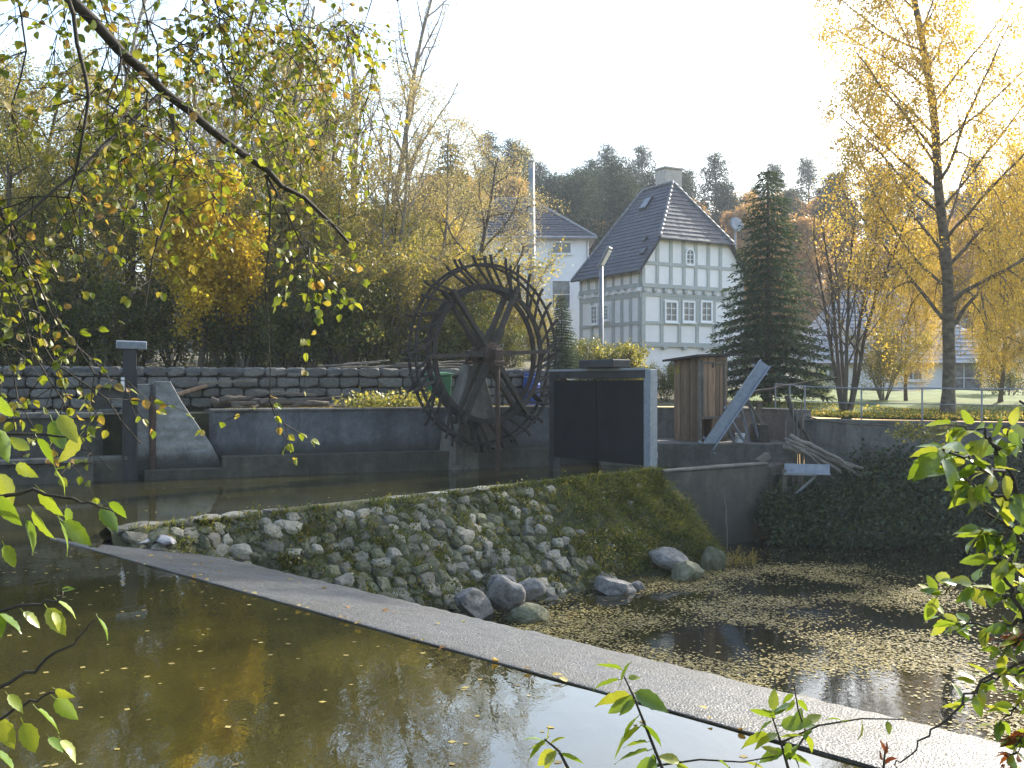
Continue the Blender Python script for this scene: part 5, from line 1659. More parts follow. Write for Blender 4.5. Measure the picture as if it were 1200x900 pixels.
for s in (-1, 1):
    w = MB(); w.lathe([(0.03, -.02), (.1, -.02), (.1, .02), (.03, .02)], 16); w.v = [tuple(Euler((0, R(90), 0)).to_matrix() @ Vector(q) + Vector((s * .22, .2, .10))) for q in w.v]; w.build("wheel", M['darksteel'], gb)
p = at(623, 467, 26.0)
bb = empty("barrel", (p.x, p.y, 1.36), 0, "blue plastic barrel on the terrace between wheel and sluice screen", "barrel")
MB().lathe([(.19, 0), (.215, .03), (.215, .2), (.228, .24), (.215, .28), (.215, .58), (.228, .62), (.215, .66), (.21, .83), (.19, .88), (.16, .89)], 24).build("drum", M['bluebin'], bb, smooth=False)
MB().lathe([(.2, .86), (.205, .9), (.19, .93), (.05, .935)], 24).build("lid", M['bluebin'], bb)
MB().lathe([(.218, .815), (.224, .83), (.218, .845)], 24).build("clamp_ring", M['lampgrey'], bb)
# barrel and bin need the terrace to reach under them
mb = MB(); mb.prism([(-2.4, 23.6), (1.3, 25.0), (1.9, 27.0), (-2.2, 26.2)], -1.0, 1.345)
o = mb.build("terrace_end", M['bankearth']); tag(o, kind='structure')

# ================================================================ wire fence on the lawn edge
def fence():
    pts = [(6.9, 25.7), (7.15, 23.95), (9.3, 22.25), (11.5, 21.2), (14, 20.15), (18, 19.0)]
    root = empty("wire_fence", (7.15, 23.95, 1.1), 0, "thin grey metal rail fence along the edge of the lawn", "fence")
    off = Vector((7.15, 23.95, 1.1))
    S = []
    for a, b in zip(pts, pts[1:]):
        L = math.hypot(b[0] - a[0], b[1] - a[1]); n = max(1, round(L / 1.15))
        S += [(lerp(a[0], b[0], i / n), lerp(a[1], b[1], i / n)) for i in range(n)]
    S.append(pts[-1])
    for x, y in S:
        z = ground_z(x, y)
        MB().tube([(x - off.x, y - off.y, z - 0.2 - off.z), (x - off.x, y - off.y, z + 0.74 - off.z)], 0.02, 6).build("post", M['lampgrey'], root)
    for h, r in ((0.72, 0.017), (0.36, 0.012)):
        MB().tube([(x - off.x, y - off.y, ground_z(x, y) + h + 0.012 * math.sin(i * 2.1) - off.z) for i, (x, y) in enumerate(S)], r, 6).build("rail", M['lampgrey'], root)
fence()
# hose sagging along the retaining wall
o = MB().tube([at(940, 487, 22.9) + Vector((0, -0.3, 0)), at(960, 492, 22.0), at(1000, 497, 21.4), at(1050, 499, 20.9), at(1110, 498, 20.5), at(1200, 503, 19.5)], 0.018, 6).build("cable", M['log'], None)
tag(o, "brown cable sagging along the front of the retaining wall", "cable")
# ================================================================ ground cover, floating leaves, near leaves
def blades(pos, rng, L, W, lean, up=(0, 0, 1), droop=0.5):
    """narrow grass blades, two quads each bent"""
    n = len(pos); pos = np.asarray(pos)
    d = rng.normal(size=(n, 3)) * 0.45 + np.asarray(up) + np.asarray(lean)
    d /= np.linalg.norm(d, axis=1, keepdims=True)
    s = np.cross(d, rng.normal(size=(n, 3))); s /= np.linalg.norm(s, axis=1, keepdims=True)
    l = L * rng.uniform(0.5, 1.3, size=(n, 1)); w = W * rng.uniform(0.7, 1.3, size=(n, 1))
    mid = pos + d * l * 0.55
    tip = mid + (d + np.array([0, 0, -droop]) + np.asarray(lean) * 0.4) * l * 0.5
    v = np.stack([pos - s * w, pos + s * w, mid + s * w * 0.8, mid - s * w * 0.8, tip + s * w * 0.15, tip - s * w * 0.15], axis=1)
    b = np.arange(n)[:, None] * 6
    q = np.concatenate([b + np.array([0, 1, 2, 3]), b + np.array([3, 2, 4, 5])], axis=1).reshape(-1, 4)
    return v.reshape(-1, 3), q

def dam_grass():
    rng = np.random.default_rng(5); rnd = random.Random(5)
    pos, lean, lens = [], [], []
    def tuft(a, q, n, rad, long_=0.13):
        for _ in range(n):
            aa = a + rnd.gauss(0, rad); qq = max(-0.05, q + rnd.gauss(0, rad * 0.8))
            p = dam_face(aa, max(0, qq))
            pos.append((p.x, p.y, p.z - 0.02)); lens.append(long_)
            lean.append((TN.x * 0.5, TN.y * 0.5, -0.1 + 0.2 * (q < .05)))
    a = 0.0
    while a < 10.6:                                            # along the crest
        tuft(a, 0.0, rnd.randint(4, 40), 0.09, rnd.uniform(.08, .2)); a += rnd.uniform(0.06, 0.3) if a < 6 else rnd.uniform(0.03, 0.08)
    for _ in range(420): tuft(rnd.uniform(0.3, 7.5), rnd.uniform(0.05, 1.5), rnd.randint(10, 40), 0.07)
    for _ in range(380):                                        # overgrown end
        a = 10.6 - abs(rnd.gauss(0, 1.7)); q = rnd.uniform(0.0, 1.55)
        tuft(a, q, rnd.randint(18, 44), 0.09, rnd.uniform(.14, .26))
    v, q = blades(pos, rng, np.array(lens)[:, None], 0.005, np.array(lean), droop=0.8)
    o = link("dam_grass", np_mesh("dam_grass", v, q, M['grass'])); tag(o, "shaggy green and straw grass growing on the stone dam", "grass", kind='stuff')
    # leafy weeds between the stones
    P = []
    for _ in range(190):
        a = rnd.uniform(0.2, 10.4) if _ < 110 else rnd.uniform(6.5, 10.5); qq = rnd.uniform(0.0, 1.5)
        p = dam_face(a, qq) + dam_normal(a) * 0.04
        P.append(np.array(p)[None, :] + rng.normal(size=(rnd.randint(20, 60), 3)) * 0.06)
    for _ in range(55):                                         # brambles at the foot
        a = rnd.uniform(7.2, 9.0); qq = rnd.uniform(0.95, 1.6)
        p = dam_face(a, qq) + dam_normal(a) * 0.08
        P.append(np.array(p)[None, :] + rng.normal(size=(50, 3)) * 0.09)
    v, q = leaf_quads(np.concatenate(P), rng, 0.045, 0.7, down=-0.2)
    o = link("dam_weeds", np_mesh("dam_weeds", v, q, M['lf_shrub'])); tag(o, "small leafy weeds and brambles rooted between the dam stones", "weeds", kind='stuff')
dam_grass()

def ivy():
    rng = np.random.default_rng(8); rnd = random.Random(8)
    P = []
    for _ in range(1500):
        pi_ = rnd.randrange(len(IVY) - 8); p = IVY[pi_]
        t = rnd.uniform(0.02, 1.08 if pi_ > 14 else 0.62)
        z = lerp(-1.55, 0.05, min(1, t) ** 0.8) + max(0, t - 1) * 5
        c = np.array([lerp(p[2], p[0], t), lerp(p[3], p[1], t), z]) + np.array([rnd.uniform(-.3, .3), -0.12, 0.1])
        P.append(c[None, :] + rng.normal(size=(34, 3)) * np.array([0.17, 0.12, 0.11]) + np.array([0, -abs(rnd.gauss(0, .16)), 0]))
    v, q = leaf_quads(np.concatenate(P), rng, 0.085, 0.7, down=0.5)
    o = link("bank_ivy", np_mesh("bank_ivy", v, q, M['lf_ivy'])); tag(o, "dark green ivy and brambles covering the steep bank above the pond", "ivy", kind='stuff')
    # pale leaves hanging over the retaining wall
    P = []
    for _ in range(26):
        c = np.array(at(rnd.uniform(1045, 1110), rnd.uniform(497, 516), 20.7))
        P.append(c[None, :] + rng.normal(size=(16, 3)) * np.array([.12, .06, .05]))
    v, q = leaf_quads(np.concatenate(P), rng, 0.09, 0.6, down=0.4)
    o = link("hanging_ivy", np_mesh("hanging_ivy", v, q, M['lf_rose'])); tag(o, "pale leafy trailing plant hanging over the retaining wall", "ivy", kind='stuff')
    P = []
    for _ in range(40):
        x = rnd.uniform(-3.9, -2.0); c = np.array([x, lw(x)[1] + rnd.uniform(.3, 1.0), 1.55])
        P.append(c[None, :] + rng.normal(size=(40, 3)) * np.array([.2, .2, .12]))
    v, q = leaf_quads(np.concatenate(P), rng, 0.08, 0.7)
    o = link("terrace_weeds", np_mesh("terrace_weeds", v, q, M['lf_rose'])); tag(o, "pale green leafy weeds on the terrace left of the wheel", "weeds", kind='stuff')
    # strip of weeds and litter along the terrace front
    pos = []
    for _ in range(5000):
        x = rnd.uniform(-6.4, 0.6); y = lw(x)[1] + rnd.choice([0.34, 0.5, 0.8, 1.2]) + rnd.uniform(-.1, .2)
        pos.append((x, y, 1.37))
    v, q = blades(pos, rng, 0.12, 0.006, np.zeros(3))
    o = link("terrace_grass", np_mesh("terrace_grass", v, q, M['straw'])); tag(o, "dry grass and litter along the edge of the terrace", "grass", kind='stuff')
ivy()

def lawn_grass():
    rng = np.random.default_rng(18); rnd = random.Random(18)
    pos = []
    for _ in range(34000):
        x = 7.5 + 9.5 * rnd.random(); y = far_y(x) + 0.3 + 9 * rnd.random() ** 2.0
        pos.append((x, y, ground_z(x, y) + 0.02))
    v, q = blades(pos, rng, 0.09, 0.007, np.zeros(3))
    o = link("lawn_grass", np_mesh("lawn_grass", v, q, M['grass'])); tag(o, "short sunlit grass on the lawn behind the fence", "grass", kind='stuff')
    P = []
    for _ in range(1900):
        x = 7.4 + 9.5 * rnd.random(); y = far_y(x) + 0.15 + 7 * rnd.random() ** 2
        P.append((x, y, ground_z(x, y) + 0.07))
    v, q = leaf_quads(np.array(P), rng, 0.06, 0.8)
    o = link("leaf_litter", np_mesh("leaf_litter", v, q, M['lf_birch'])); tag(o, "yellow fallen leaves strewn over the lawn edge", "leaves", kind='stuff')
lawn_grass()

def floating():
    rng = np.random.default_rng(12); rnd = random.Random(12)
    # broad raft with dark open lanes, measured in the pond's own plan
    def dens(x, y):
        px = 600 + x / y * F; py = 450 + 3.4 / y * F
        w = math.sin(x * 1.9 + y * 0.9) * 0.22 + math.sin(x * 0.8 - y * 2.3 + 1.0) * 0.25 + math.sin(x * 4.2 + y * 3.1) * 0.12 + math.sin(y * 5.3 - x * 1.2) * 0.10
        core = sstep(-1.2, 0.2, x - (y - 14.0) * 0.35 + 1.5) 
        far = 1 - sstep(17.2, 19.4, y - 0.25 * (6 - x))
        right = 1 - sstep(5.0, 7.4, x - (y - 12) * 0.25)
        near = sstep(8.3, 9.3, y + 0.4 * x)
        gap = 1 - 0.95 * math.exp(-((x - 2.6) ** 2 / 0.9 + (y - 13.2) ** 2 / 0.35)) - 0.8 * math.exp(-((x - 4.6) ** 2 / 1.4 + (y - 14.6) ** 2 / 0.3)) - 0.9 * math.exp(-((x - 3.2) ** 2 / 0.8 + (y - 10.3) ** 2 / 0.5))
        return max(0.0, (0.55 + 1.35 * w) * core * far * right * near * max(0, gap))
    pos = []
    while len(pos) < 46000:
        x = rnd.uniform(-1.5, 10.5); y = rnd.uniform(8.0, 20.4)
        d = dens(x, y)
        if rnd.random() < d * d * 1.6 + 0.012: pos.append((x, y, -1.396 + rnd.uniform(0, .004)))
    n = len(pos); pos = np.array(pos)
    an = rng.uniform(0, 6.28, n); L = rng.uniform(0.022, 0.06, n); W = L * rng.uniform(.3, .45, n)
    d = np.stack([np.cos(an), np.sin(an), rng.normal(0, .05, n)], 1); s = np.stack([-np.sin(an), np.cos(an), rng.normal(0, .10, n)], 1)
    v = np.stack([pos, pos + d * L[:, None] * .5 + s * W[:, None], pos + d * L[:, None], pos + d * L[:, None] * .5 - s * W[:, None]], 1)
    o = link("floating_leaves", np_mesh("floating_leaves", v.reshape(-1, 3), np.arange(n * 4).reshape(-1, 4), M['lf_float'])); tag(o, "raft of yellow-brown fallen leaves floating on the pond", "leaves", kind='stuff')
    # sparse leaves on the upper river
    pos = []
    while len(pos) < 260:
        x = rnd.uniform(-7, 3); y = rnd.uniform(5, 20)
        if (Vector((x, y)) - C0).dot(CN) < -0.15 or rnd.random() < 0.12 and (Vector((x, y)) - T0).dot(TN) < -0.9: pos.append((x, y, 0.003))
    n = len(pos); pos = np.array(pos)
    an = rng.uniform(0, 6.28, n); L = rng.uniform(0.03, 0.06, n); W = L * .4
    d = np.stack([np.cos(an), np.sin(an), np.zeros(n)], 1); s = np.stack([-np.sin(an), np.cos(an), np.full(n, .05)], 1)
    v = np.stack([pos, pos + d * L[:, None] * .5 + s * W[:, None], pos + d * L[:, None], pos + d * L[:, None] * .5 - s * W[:, None]], 1)
    o = link("drifting_leaves", np_mesh("drifting_leaves", v.reshape(-1, 3), np.arange(n * 4).reshape(-1, 4), M['lf_float'])); tag(o, "scattered fallen leaves drifting on the river above the weir", "leaves", kind='stuff')
floating()

# ---------------------------------------------------------------- leaf objects
def leaf_mesh(name, mat, w=0.66, seed=0, curl=0.12, serr=0.0):
    """ovate leaf 1 unit long: folded along the midrib, drooping tip, petiole"""
    rnd = random.Random(seed)
    mb = MB(); n = 9
    c, l, r = [], [], []
    for i in range(n + 1):
        t = i / n
        hw = w * 0.5 * (math.sin(math.pi * t ** 0.72) ** 0.85) if 0 < i < n else 0.0
        hw *= 1 + serr * (0.5 if i % 2 else -0.5)
        z = -curl * t * t + 0.01 * math.sin(t * 9 + seed)
        c.append((t, 0, z)); l.append((t - 0.03, hw, z + hw * 0.28 + rnd.uniform(-.012, .012))); r.append((t - 0.03, -hw, z + hw * 0.28 + rnd.uniform(-.012, .012)))
    vsx = c + l + r; m = n + 1; f = []
    for i in range(n):
        f.append((i, i + 1, m + i + 1, m + i)); f.append((i + 1, i, 2 * m + i, 2 * m + i + 1))
    mb.add(vsx, f)
    mb.tube([(-0.22, 0, 0.05), (0.03, 0, 0.0)], 0.012, 4, False)
    me = bpy.data.meshes.new(name); me.from_pydata(mb.v, [], mb.f)
    bm = bmesh.new(); bm.from_mesh(me); bmesh.ops.remove_doubles(bm, verts=bm.verts, dist=1e-5); bm.to_mesh(me); bm.free()
    me.shade_smooth(); me.materials.append(mat)
    return me
LN = [leaf_mesh("leaf", M['lf_near'], 0.48, k, 0.10 + 0.05 * k, 0.12) for k in range(4)]
LA = [leaf_mesh("leaf", M['lf_alder'], 0.78, k, 0.08 + 0.05 * k, 0.10) for k in range(4)]
LD = [leaf_mesh("fallen_leaf", M['lf_dry'], 0.75, k, 0.25, 0.2) for k in range(3)]
LR = [leaf_mesh("leaf", M['lf_rusty'], 0.6, k, 0.3, 0.1) for k in range(2)]

def put_leaf(parent, me, pos, size, rnd, dirv=None, off=Vector((0, 0, 0)), flat=0.6):
    d = Vector(dirv if dirv is not None else (rnd.gauss(0, 1), rnd.gauss(0, 1), -0.6)).normalized()
    up = Vector((rnd.gauss(0, flat), rnd.gauss(0, flat), 1))
    y = up.cross(d)
    if y.length < 1e-3: y = d.orthogonal()
    y.normalize(); z = d.cross(y).normalized()
    o = link("leaf", me, parent)
    o.matrix_local = Matrix.LocRotScale(Vector(pos) - off + d * 0.2 * size, Matrix((d, y, z)).transposed().to_quaternion(), Vector((size,) * 3))
    return o

# fallen leaves caught on the weir
rw = random.Random(19)
for k in range(46):
    if k < 20: s = rw.uniform(0.5, 3.2) if k < 12 else rw.uniform(3, 11); offp = rw.uniform(0.1, 1.5)
    else: s = rw.uniform(1, 10.6); offp = -0.03
    p = crest(s, offp)
    z = 0.03 if offp < 0 else 0.014 - 0.34 * (offp / 1.78) + 0.02
    o = link("fallen_leaf", LD[k % 3]); sc = rw.uniform(0.035, 0.075)
    o.scale = (sc,) * 3; o.location = (p.x, p.y, z); o.rotation_euler = (rw.uniform(-.4, .4), rw.uniform(-.3, .3), rw.uniform(0, 6.28))
    if offp < 0: tag(o, "small brown-yellow fallen leaf caught along the dark weir crest edge", "leaf", "leaves caught on the weir crest")
    else: tag(o, "small yellow fallen leaf lying on the wet weir apron", "leaf", "leaves on the weir apron")

# ---------------------------------------------------------------- alder overhanging from the left bank
def alder():
    rnd = random.Random(51)
    base = Vector((-3.7, 2.6, 0.3))
    root = empty("alder_tree", base, 0, "alder leaning over the river from the left, dark limb and yellow-green leaves", "tree")
    Tb = Tubes()
    anchors = []
    def path(pts, r0, r1, k=6, leafy=0.0, start=0):
        P = [Vector(p) for p in pts]; Q = []
        for i, (a, b) in enumerate(zip(P, P[1:])):
            n = max(2, int((b - a).length / 0.14))
            for j in range(n): Q.append(a.lerp(b, j / n) + Vector((rnd.gauss(0, 1), rnd.gauss(0, 1), rnd.gauss(0, 1))) * 0.008)
        Q.append(P[-1])
        rad = [lerp(r0, r1, i / (len(Q) - 1)) for i in range(len(Q))]
        Tb.add([tuple(q - base) for q in Q], rad, k)
        if leafy: anchors.append((Q, leafy, start))
        return Q
    trunk = [base - Vector((0, 0, .2)), (-3.65, 2.7, 2.2), (-3.5, 2.9, 4.2), (-3.25, 3.2, 6.0), (-2.8, 3.6, 7.6)]
    path(trunk, 0.14, 0.05, 9)
    d0 = 4.3
    def L(px, py, d): return at(px, py, d)
    main = [(-3.5, 2.9, 4.2), (-2.75, 3.6, 4.35), L(75, -8, 4.2), L(140, 55, 4.35), L(195, 112, 4.5), L(250, 155, 4.6), L(310, 200, 4.75), L(355, 228, 4.9), L(412, 288, 5.1)]
    path(main[:6], 0.042, 0.020, 8); path(main[5:], 0.020, 0.007, 7, 1.0)
    path([L(190, 110, 4.48), L(150, 148, 4.3), L(92, 198, 4.1), L(40, 245, 3.95), L(-10, 282, 3.85)], 0.011, 0.005, 6, 0.8)
    path([L(72, -20, 4.0), L(93, 50, 4.0), L(103, 118, 4.0), L(90, 185, 4.0), L(80, 230, 4.05)], 0.010, 0.004, 6, 0.8)
    path([L(200, 124, 4.52), L(205, 180, 4.5), L(195, 240, 4.45), L(178, 300, 4.4), L(170, 360, 4.4)], 0.009, 0.003, 6, 1.0)
    path([L(313, 203, 4.76), L(316, 260, 4.75), L(312, 330, 4.7), L(315, 400, 4.7), L(322, 470, 4.7), L(342, 528, 4.7)], 0.006, 0.002, 5, 1.0, 8)
    path([L(316, 206, 4.76), L(335, 252, 4.8), L(358, 292, 4.85), L(362, 340, 4.85), L(355, 420, 4.85)], 0.006, 0.002, 5, 1.0)
    path([L(140, 55, 4.35), L(138, 85, 4.3), L(125, 120, 4.25)], 0.007, 0.003, 5, 0.8)
    # upper limb out of the frame and what hangs from it
    upper = path([(-3.4, 3.0, 4.9), (-2.4, 4.2, 5.1), (-1.6, 5.2, 5.3), (-0.9, 6.0, 5.25), (-0.55, 6.4, 4.9), (-0.75, 6.4, 4.5)], 0.04, 0.01, 7)
    path([upper[len(upper) // 3], L(168, -5, 4.9), L(180, 55, 4.8), L(188, 95, 4.75), L(190, 160, 4.7)], 0.009, 0.003, 5, 0.8, 6)
    path([upper[len(upper) // 2], L(235, -5, 5.2), L(262, 25, 5.3), L(232, 50, 5.2), L(190, 62, 5.1)], 0.009, 0.003, 5, 1.0, 8)
    path([upper[len(upper) // 2], L(255, 10, 5.3), L(262, 70, 5.35), L(275, 120, 5.3), L(300, 150, 5.3)], 0.007, 0.003, 5, 1.0, 6)
    path([upper[int(len(upper) * .7)], L(330, -10, 5.8), L(345, 40, 5.8), L(372, 80, 5.9), L(390, 130, 5.9)], 0.008, 0.003, 5, 0.9, 8)
    path([upper[int(len(upper) * .8)], L(300, 0, 5.6), L(290, 60, 5.6), L(330, 110, 5.6)], 0.007, 0.003, 5, 0.9, 8)
    path([upper[-1], L(440, -15, 6.3), L(425, 30, 6.3), L(440, 70, 6.3)], 0.006, 0.002, 5, 0.3, 8)
    path([upper[len(upper) // 4], L(20, -20, 4.6), L(30, 60, 4.6), L(15, 130, 4.6), L(25, 190, 4.6)], 0.008, 0.003, 5, 1.0, 6)
    path([upper[len(upper) // 4], L(110, -20, 4.7), L(130, 40, 4.7), L(150, 90, 4.75), L(140, 150, 4.7)], 0.008, 0.003, 5, 1.0, 6)
    # hanging on the left edge
    e1 = path([(-3.62, 2.75, 2.9), (-2.7, 3.5, 3.3), L(-6, 235, 4.2), L(14, 270, 4.2), L(25, 310, 4.2), L(40, 370, 4.2), L(62, 425, 4.2), L(120, 465, 4.2), L(165, 520, 4.2)], 0.014, 0.003, 6, 1.0, 12)
    path([e1[-14], L(60, 450, 4.15), L(85, 500, 4.1), L(130, 550, 4.1)], 0.005, 0.002, 5, 1.0)
    path([e1[-18], L(10, 400, 4.1), L(20, 470, 4.1), L(75, 560, 4.1)], 0.005, 0.002, 5, 1.0)
    path([e1[-10], L(110, 440, 4.2), L(150, 450, 4.2), L(160, 490, 4.2)], 0.005, 0.002, 5, 1.0)
    # secondary sprays hanging through the crown
    hosts = [Q for Q, f, st in anchors] + [upper]
    for k in range(60):
        Q = hosts[rnd.randrange(len(hosts))]; p = Q[rnd.randrange(len(Q) // 3, len(Q))]
        d = Vector((rnd.gauss(0, .5), rnd.gauss(0.2, .5), rnd.uniform(-.9, .1))).normalized(); P = [p.copy()]
        for j in range(rnd.randint(3, 6)):
            d = (d + Vector((rnd.gauss(0, .25), rnd.gauss(0, .25), -.15))).normalized(); p = p + d * 0.16; P.append(p.copy())
        if P[-1].y < 3.4 or P[-1].x / P[-1].y > -0.12: continue
        ex = 600 + P[-1].x / P[-1].y * F; ey = 450 - (P[-1].z - EYE) / P[-1].y * F
        if ey > 330 and ex > 80 or ey > 420: continue
        path(P, 0.004, 0.0015, 4, 1.0)
    leaves = []
    for Q, f, st in anchors:
        for i in range(st, len(Q) - 1):
            if rnd.random() > f * 0.95: continue
            for _ in range(rnd.randint(1, 3)):
                d = Vector((rnd.gauss(0, .7), rnd.gauss(0, .7), rnd.uniform(-1.1, 0.25))).normalized()
                n = rnd.randint(2, 4); p = Q[i].copy(); tw = [p.copy()]
                for _k in range(n):
                    d = (d + Vector((rnd.gauss(0, .25), rnd.gauss(0, .25), rnd.gauss(-.12, .2)))).normalized()
                    p = p + d * rnd.uniform(0.05, 0.11); tw.append(p.copy())
                    for _j in range(rnd.randint(1, 2)):
                        leaves.append((p.copy(), (d + Vector((rnd.gauss(0, .8), rnd.gauss(0, .8), rnd.gauss(-.35, .4)))).normalized(), rnd.uniform(0.028, 0.05)))
                Tb.add([tuple(q - base) for q in tw], [lerp(.003, .0012, k / n) for k in range(n + 1)], 3)
    link("branches", Tb.mesh("branches", M['darkbark']), root)
    rnd.shuffle(leaves)
    vis = [l for l in leaves if -20 < 600 + l[0].x / l[0].y * F < 480]
    vis.sort(key=lambda l: -l[2])
    for (p, d, s) in vis[:300]:
        put_leaf(root, LA[rnd.randrange(4)], p, s, rnd, d, base, 0.9)
    # the smaller ones joined
    mb_v, mb_f = [], []
    src = []
    for me in LA:
        src.append((np.array([v.co for v in me.vertices]), [tuple(p.vertices) for p in me.polygons]))
    rest = vis[300:]
    bm_v, bm_f, b0 = [], [], 0
    for (p, d, s) in rest:
        V, Fc = src[rnd.randrange(4)]
        up = Vector((rnd.gauss(0, .9), rnd.gauss(0, .9), 1)); y = up.cross(d).normalized(); z = d.cross(y)
        m3 = np.array(Matrix((d, y, z)))
        W = (V * s) @ m3 + np.array(p - base + d * 0.2 * s)
        bm_v.append(W); bm_f += [tuple(i + b0 for i in f) for f in Fc]; b0 += len(V)
    if bm_v:
        me = bpy.data.meshes.new("small_leaves"); me.from_pydata(np.concatenate(bm_v).tolist(), [], bm_f); me.materials.append(M['lf_alder'])
        o = link("small_leaves", me, root); tag(o, kind="stuff")
    print("alder leaves", len(vis))
alder()

# ---------------------------------------------------------------- sapling close by on the left, broad bright leaves
def left_sapling():
    rnd = random.Random(61)
    base = Vector((-1.75, 2.2, 0.36))
    root = empty("alder_sapling", base, 0, "sapling with large bright green leaves reaching in low at the left edge", "sapling")
    Tb = Tubes()
    def path(pts, r0, r1):
        P = [Vector(p) for p in pts]; Q = []
        for a, b in zip(P, P[1:]):
            for j in range(5): Q.append(a.lerp(b, j / 5) + Vector((rnd.gauss(0, 1), rnd.gauss(0, 1), rnd.gauss(0, 1))) * .003)
        Q.append(P[-1]); Tb.add([tuple(q - base) for q in Q], [lerp(r0, r1, i / (len(Q) - 1)) for i in range(len(Q))], 6); return Q
    path([base - Vector((0, 0, .15)), (-1.7, 2.15, 1.1), (-1.5, 2.1, 1.9), (-1.45, 2.1, 2.4)], 0.018, 0.006)
    d = 2.05
    path([(-1.55, 2.12, 1.75), at(-30, 515, d), at(30, 508, d), at(85, 512, d)], 0.006, 0.002)
    path([(-1.6, 2.13, 1.6), at(-30, 590, d), at(40, 575, d), at(95, 588, d), at(135, 600, d)], 0.006, 0.002)
    path([(-1.65, 2.15, 1.4), at(-40, 720, d), at(20, 712, d), at(65, 706, d), at(80, 690, d)], 0.006, 0.002)
    path([(-1.7, 2.15, 1.2), at(-30, 822, d), at(40, 785, d), at(85, 755, d), at(112, 726, d)], 0.006, 0.0015)
    path([(-1.7, 2.15, 1.1), at(-30, 860, d), at(20, 830, d), at(60, 815, d), at(85, 812, d)], 0.005, 0.0015)
    link("branches", Tb.mesh("branches", M['darkbark']), root)
    # (base px, py, tip px, tip py, width tilt)  each leaf as the photograph shows it
    spec = [(-10, 470, 20, 487), (15, 515, 38, 530), (0, 505, 8, 545), (44, 515, 66, 545), (70, 488, 92, 520), (92, 512, 70, 545), (62, 495, 78, 535), (0, 560, 30, 610), (20, 545, 42, 560),
            (66, 552, 84, 578), (48, 575, 72, 610), (0, 585, 33, 630), (75, 612, 108, 640), (70, 612, 88, 650), (120, 595, 138, 625), (128, 590, 152, 605), (40, 600, 62, 640), (30, 612, 48, 650),
            (5, 640, 20, 668), (72, 692, 86, 688), (68, 705, 92, 720), (56, 714, 78, 745), (28, 718, 48, 735), (0, 720, 28, 738), (-6, 715, 6, 748), (115, 725, 132, 748), (62, 718, 74, 740),
            (66, 820, 92, 845), (44, 832, 74, 855), (28, 850, 46, 890), (0, 845, 22, 890), (72, 868, 92, 888), (58, 865, 74, 880), (10, 815, 30, 835), (66, 808, 88, 822), (-5, 880, 20, 900), (78, 596, 84, 620)]
    for (a, b, c, e) in spec:
        dd = d + rnd.uniform(-.1, .1); p = at(a, b, dd); q = at(c, e, dd + rnd.uniform(-.02, .02))
        v = q - p; L = v.length * rnd.uniform(1.0, 1.15)
        o = put_leaf(root, LN[rnd.randrange(4)], p - v.normalized() * 0.2 * L, min(0.078, max(0.03, L * 0.95)), rnd, v, base, 1.3)
left_sapling()

# ---------------------------------------------------------------- shoots and bush on the near bank
def shoot(name, base, tip_px, d, leaves, size, label, seed, mats=LN, side=()):
    rnd = random.Random(seed)
    base = Vector(base)
    root = empty(name, base, 0, label, "sapling")
    Tb = Tubes()
    P = [base - Vector((0, 0, .1))] + [at(x, y, d) for x, y in tip_px]
    Q = []
    for a, b in zip(P, P[1:]):
        n = 8
        for j in range(n): Q.append(a.lerp(b, j / n))
    Q.append(P[-1])
    Tb.add([tuple(q - base) for q in Q], [lerp(.0055, .0018, i / (len(Q) - 1)) for i in range(len(Q))], 6)
    for S in side:
        pts = [at(x, y, d) for x, y in S]
        R_ = []
        for a, b in zip(pts, pts[1:]):
            for j in range(5): R_.append(a.lerp(b, j / 5))
        R_.append(pts[-1])
        Tb.add([tuple(q - base) for q in R_], [lerp(.003, .0015, i / (len(R_) - 1)) for i in range(len(R_))], 5)
        for q in R_[1:]:
            if rnd.random() < 0.5: put_leaf(root, mats[rnd.randrange(len(mats))], q, size * rnd.uniform(.6, 1.1), rnd, (rnd.gauss(0, .8), rnd.gauss(0, .5), rnd.uniform(-.8, .3)), base, 1.0)
    link("stem", Tb.mesh("stem", M['darkbark']), root)
    for (x, y, x2, y2) in leaves:
        p = at(x, y, d); q = at(x2, y2, d + rnd.uniform(-.02, .02)); v = q - p
        put_leaf(root, mats[rnd.randrange(len(mats))], p - v.normalized() * .2 * v.length, v.length * 1.1, rnd, v, base, 1.0)
    return root
shoot("alder_shoot", (0.42, 2.2, 0.34), [(776, 900), (756, 850), (742, 815), (731, 792)], 2.3,
      [(728, 785, 700, 777), (726, 797, 697, 803), (728, 800, 735, 776), (736, 795, 750, 793), (744, 812, 782, 830), (738, 815, 700, 822), (744, 818, 714, 834), (744, 822, 726, 836), (748, 840, 728, 862), (750, 852, 716, 878), (760, 880, 722, 888), (752, 850, 776, 868), (758, 870, 732, 872), (766, 884, 764, 902), (768, 890, 745, 902)],
      0.07, "upright shoot with drooping green leaves in front of the weir", 71)
shoot("alder_shoot", (0.12, 2.1, 0.34), [(668, 905), (655, 880), (638, 866)], 2.2,
      [(640, 868, 618, 888), (640, 866, 645, 850), (636, 868, 615, 862), (650, 880, 628, 896), (655, 884, 682, 892), (645, 872, 660, 862), (652, 880, 635, 902), (640, 872, 622, 875)],
      0.06, "low shoot with small bright leaves at the water's edge", 72)
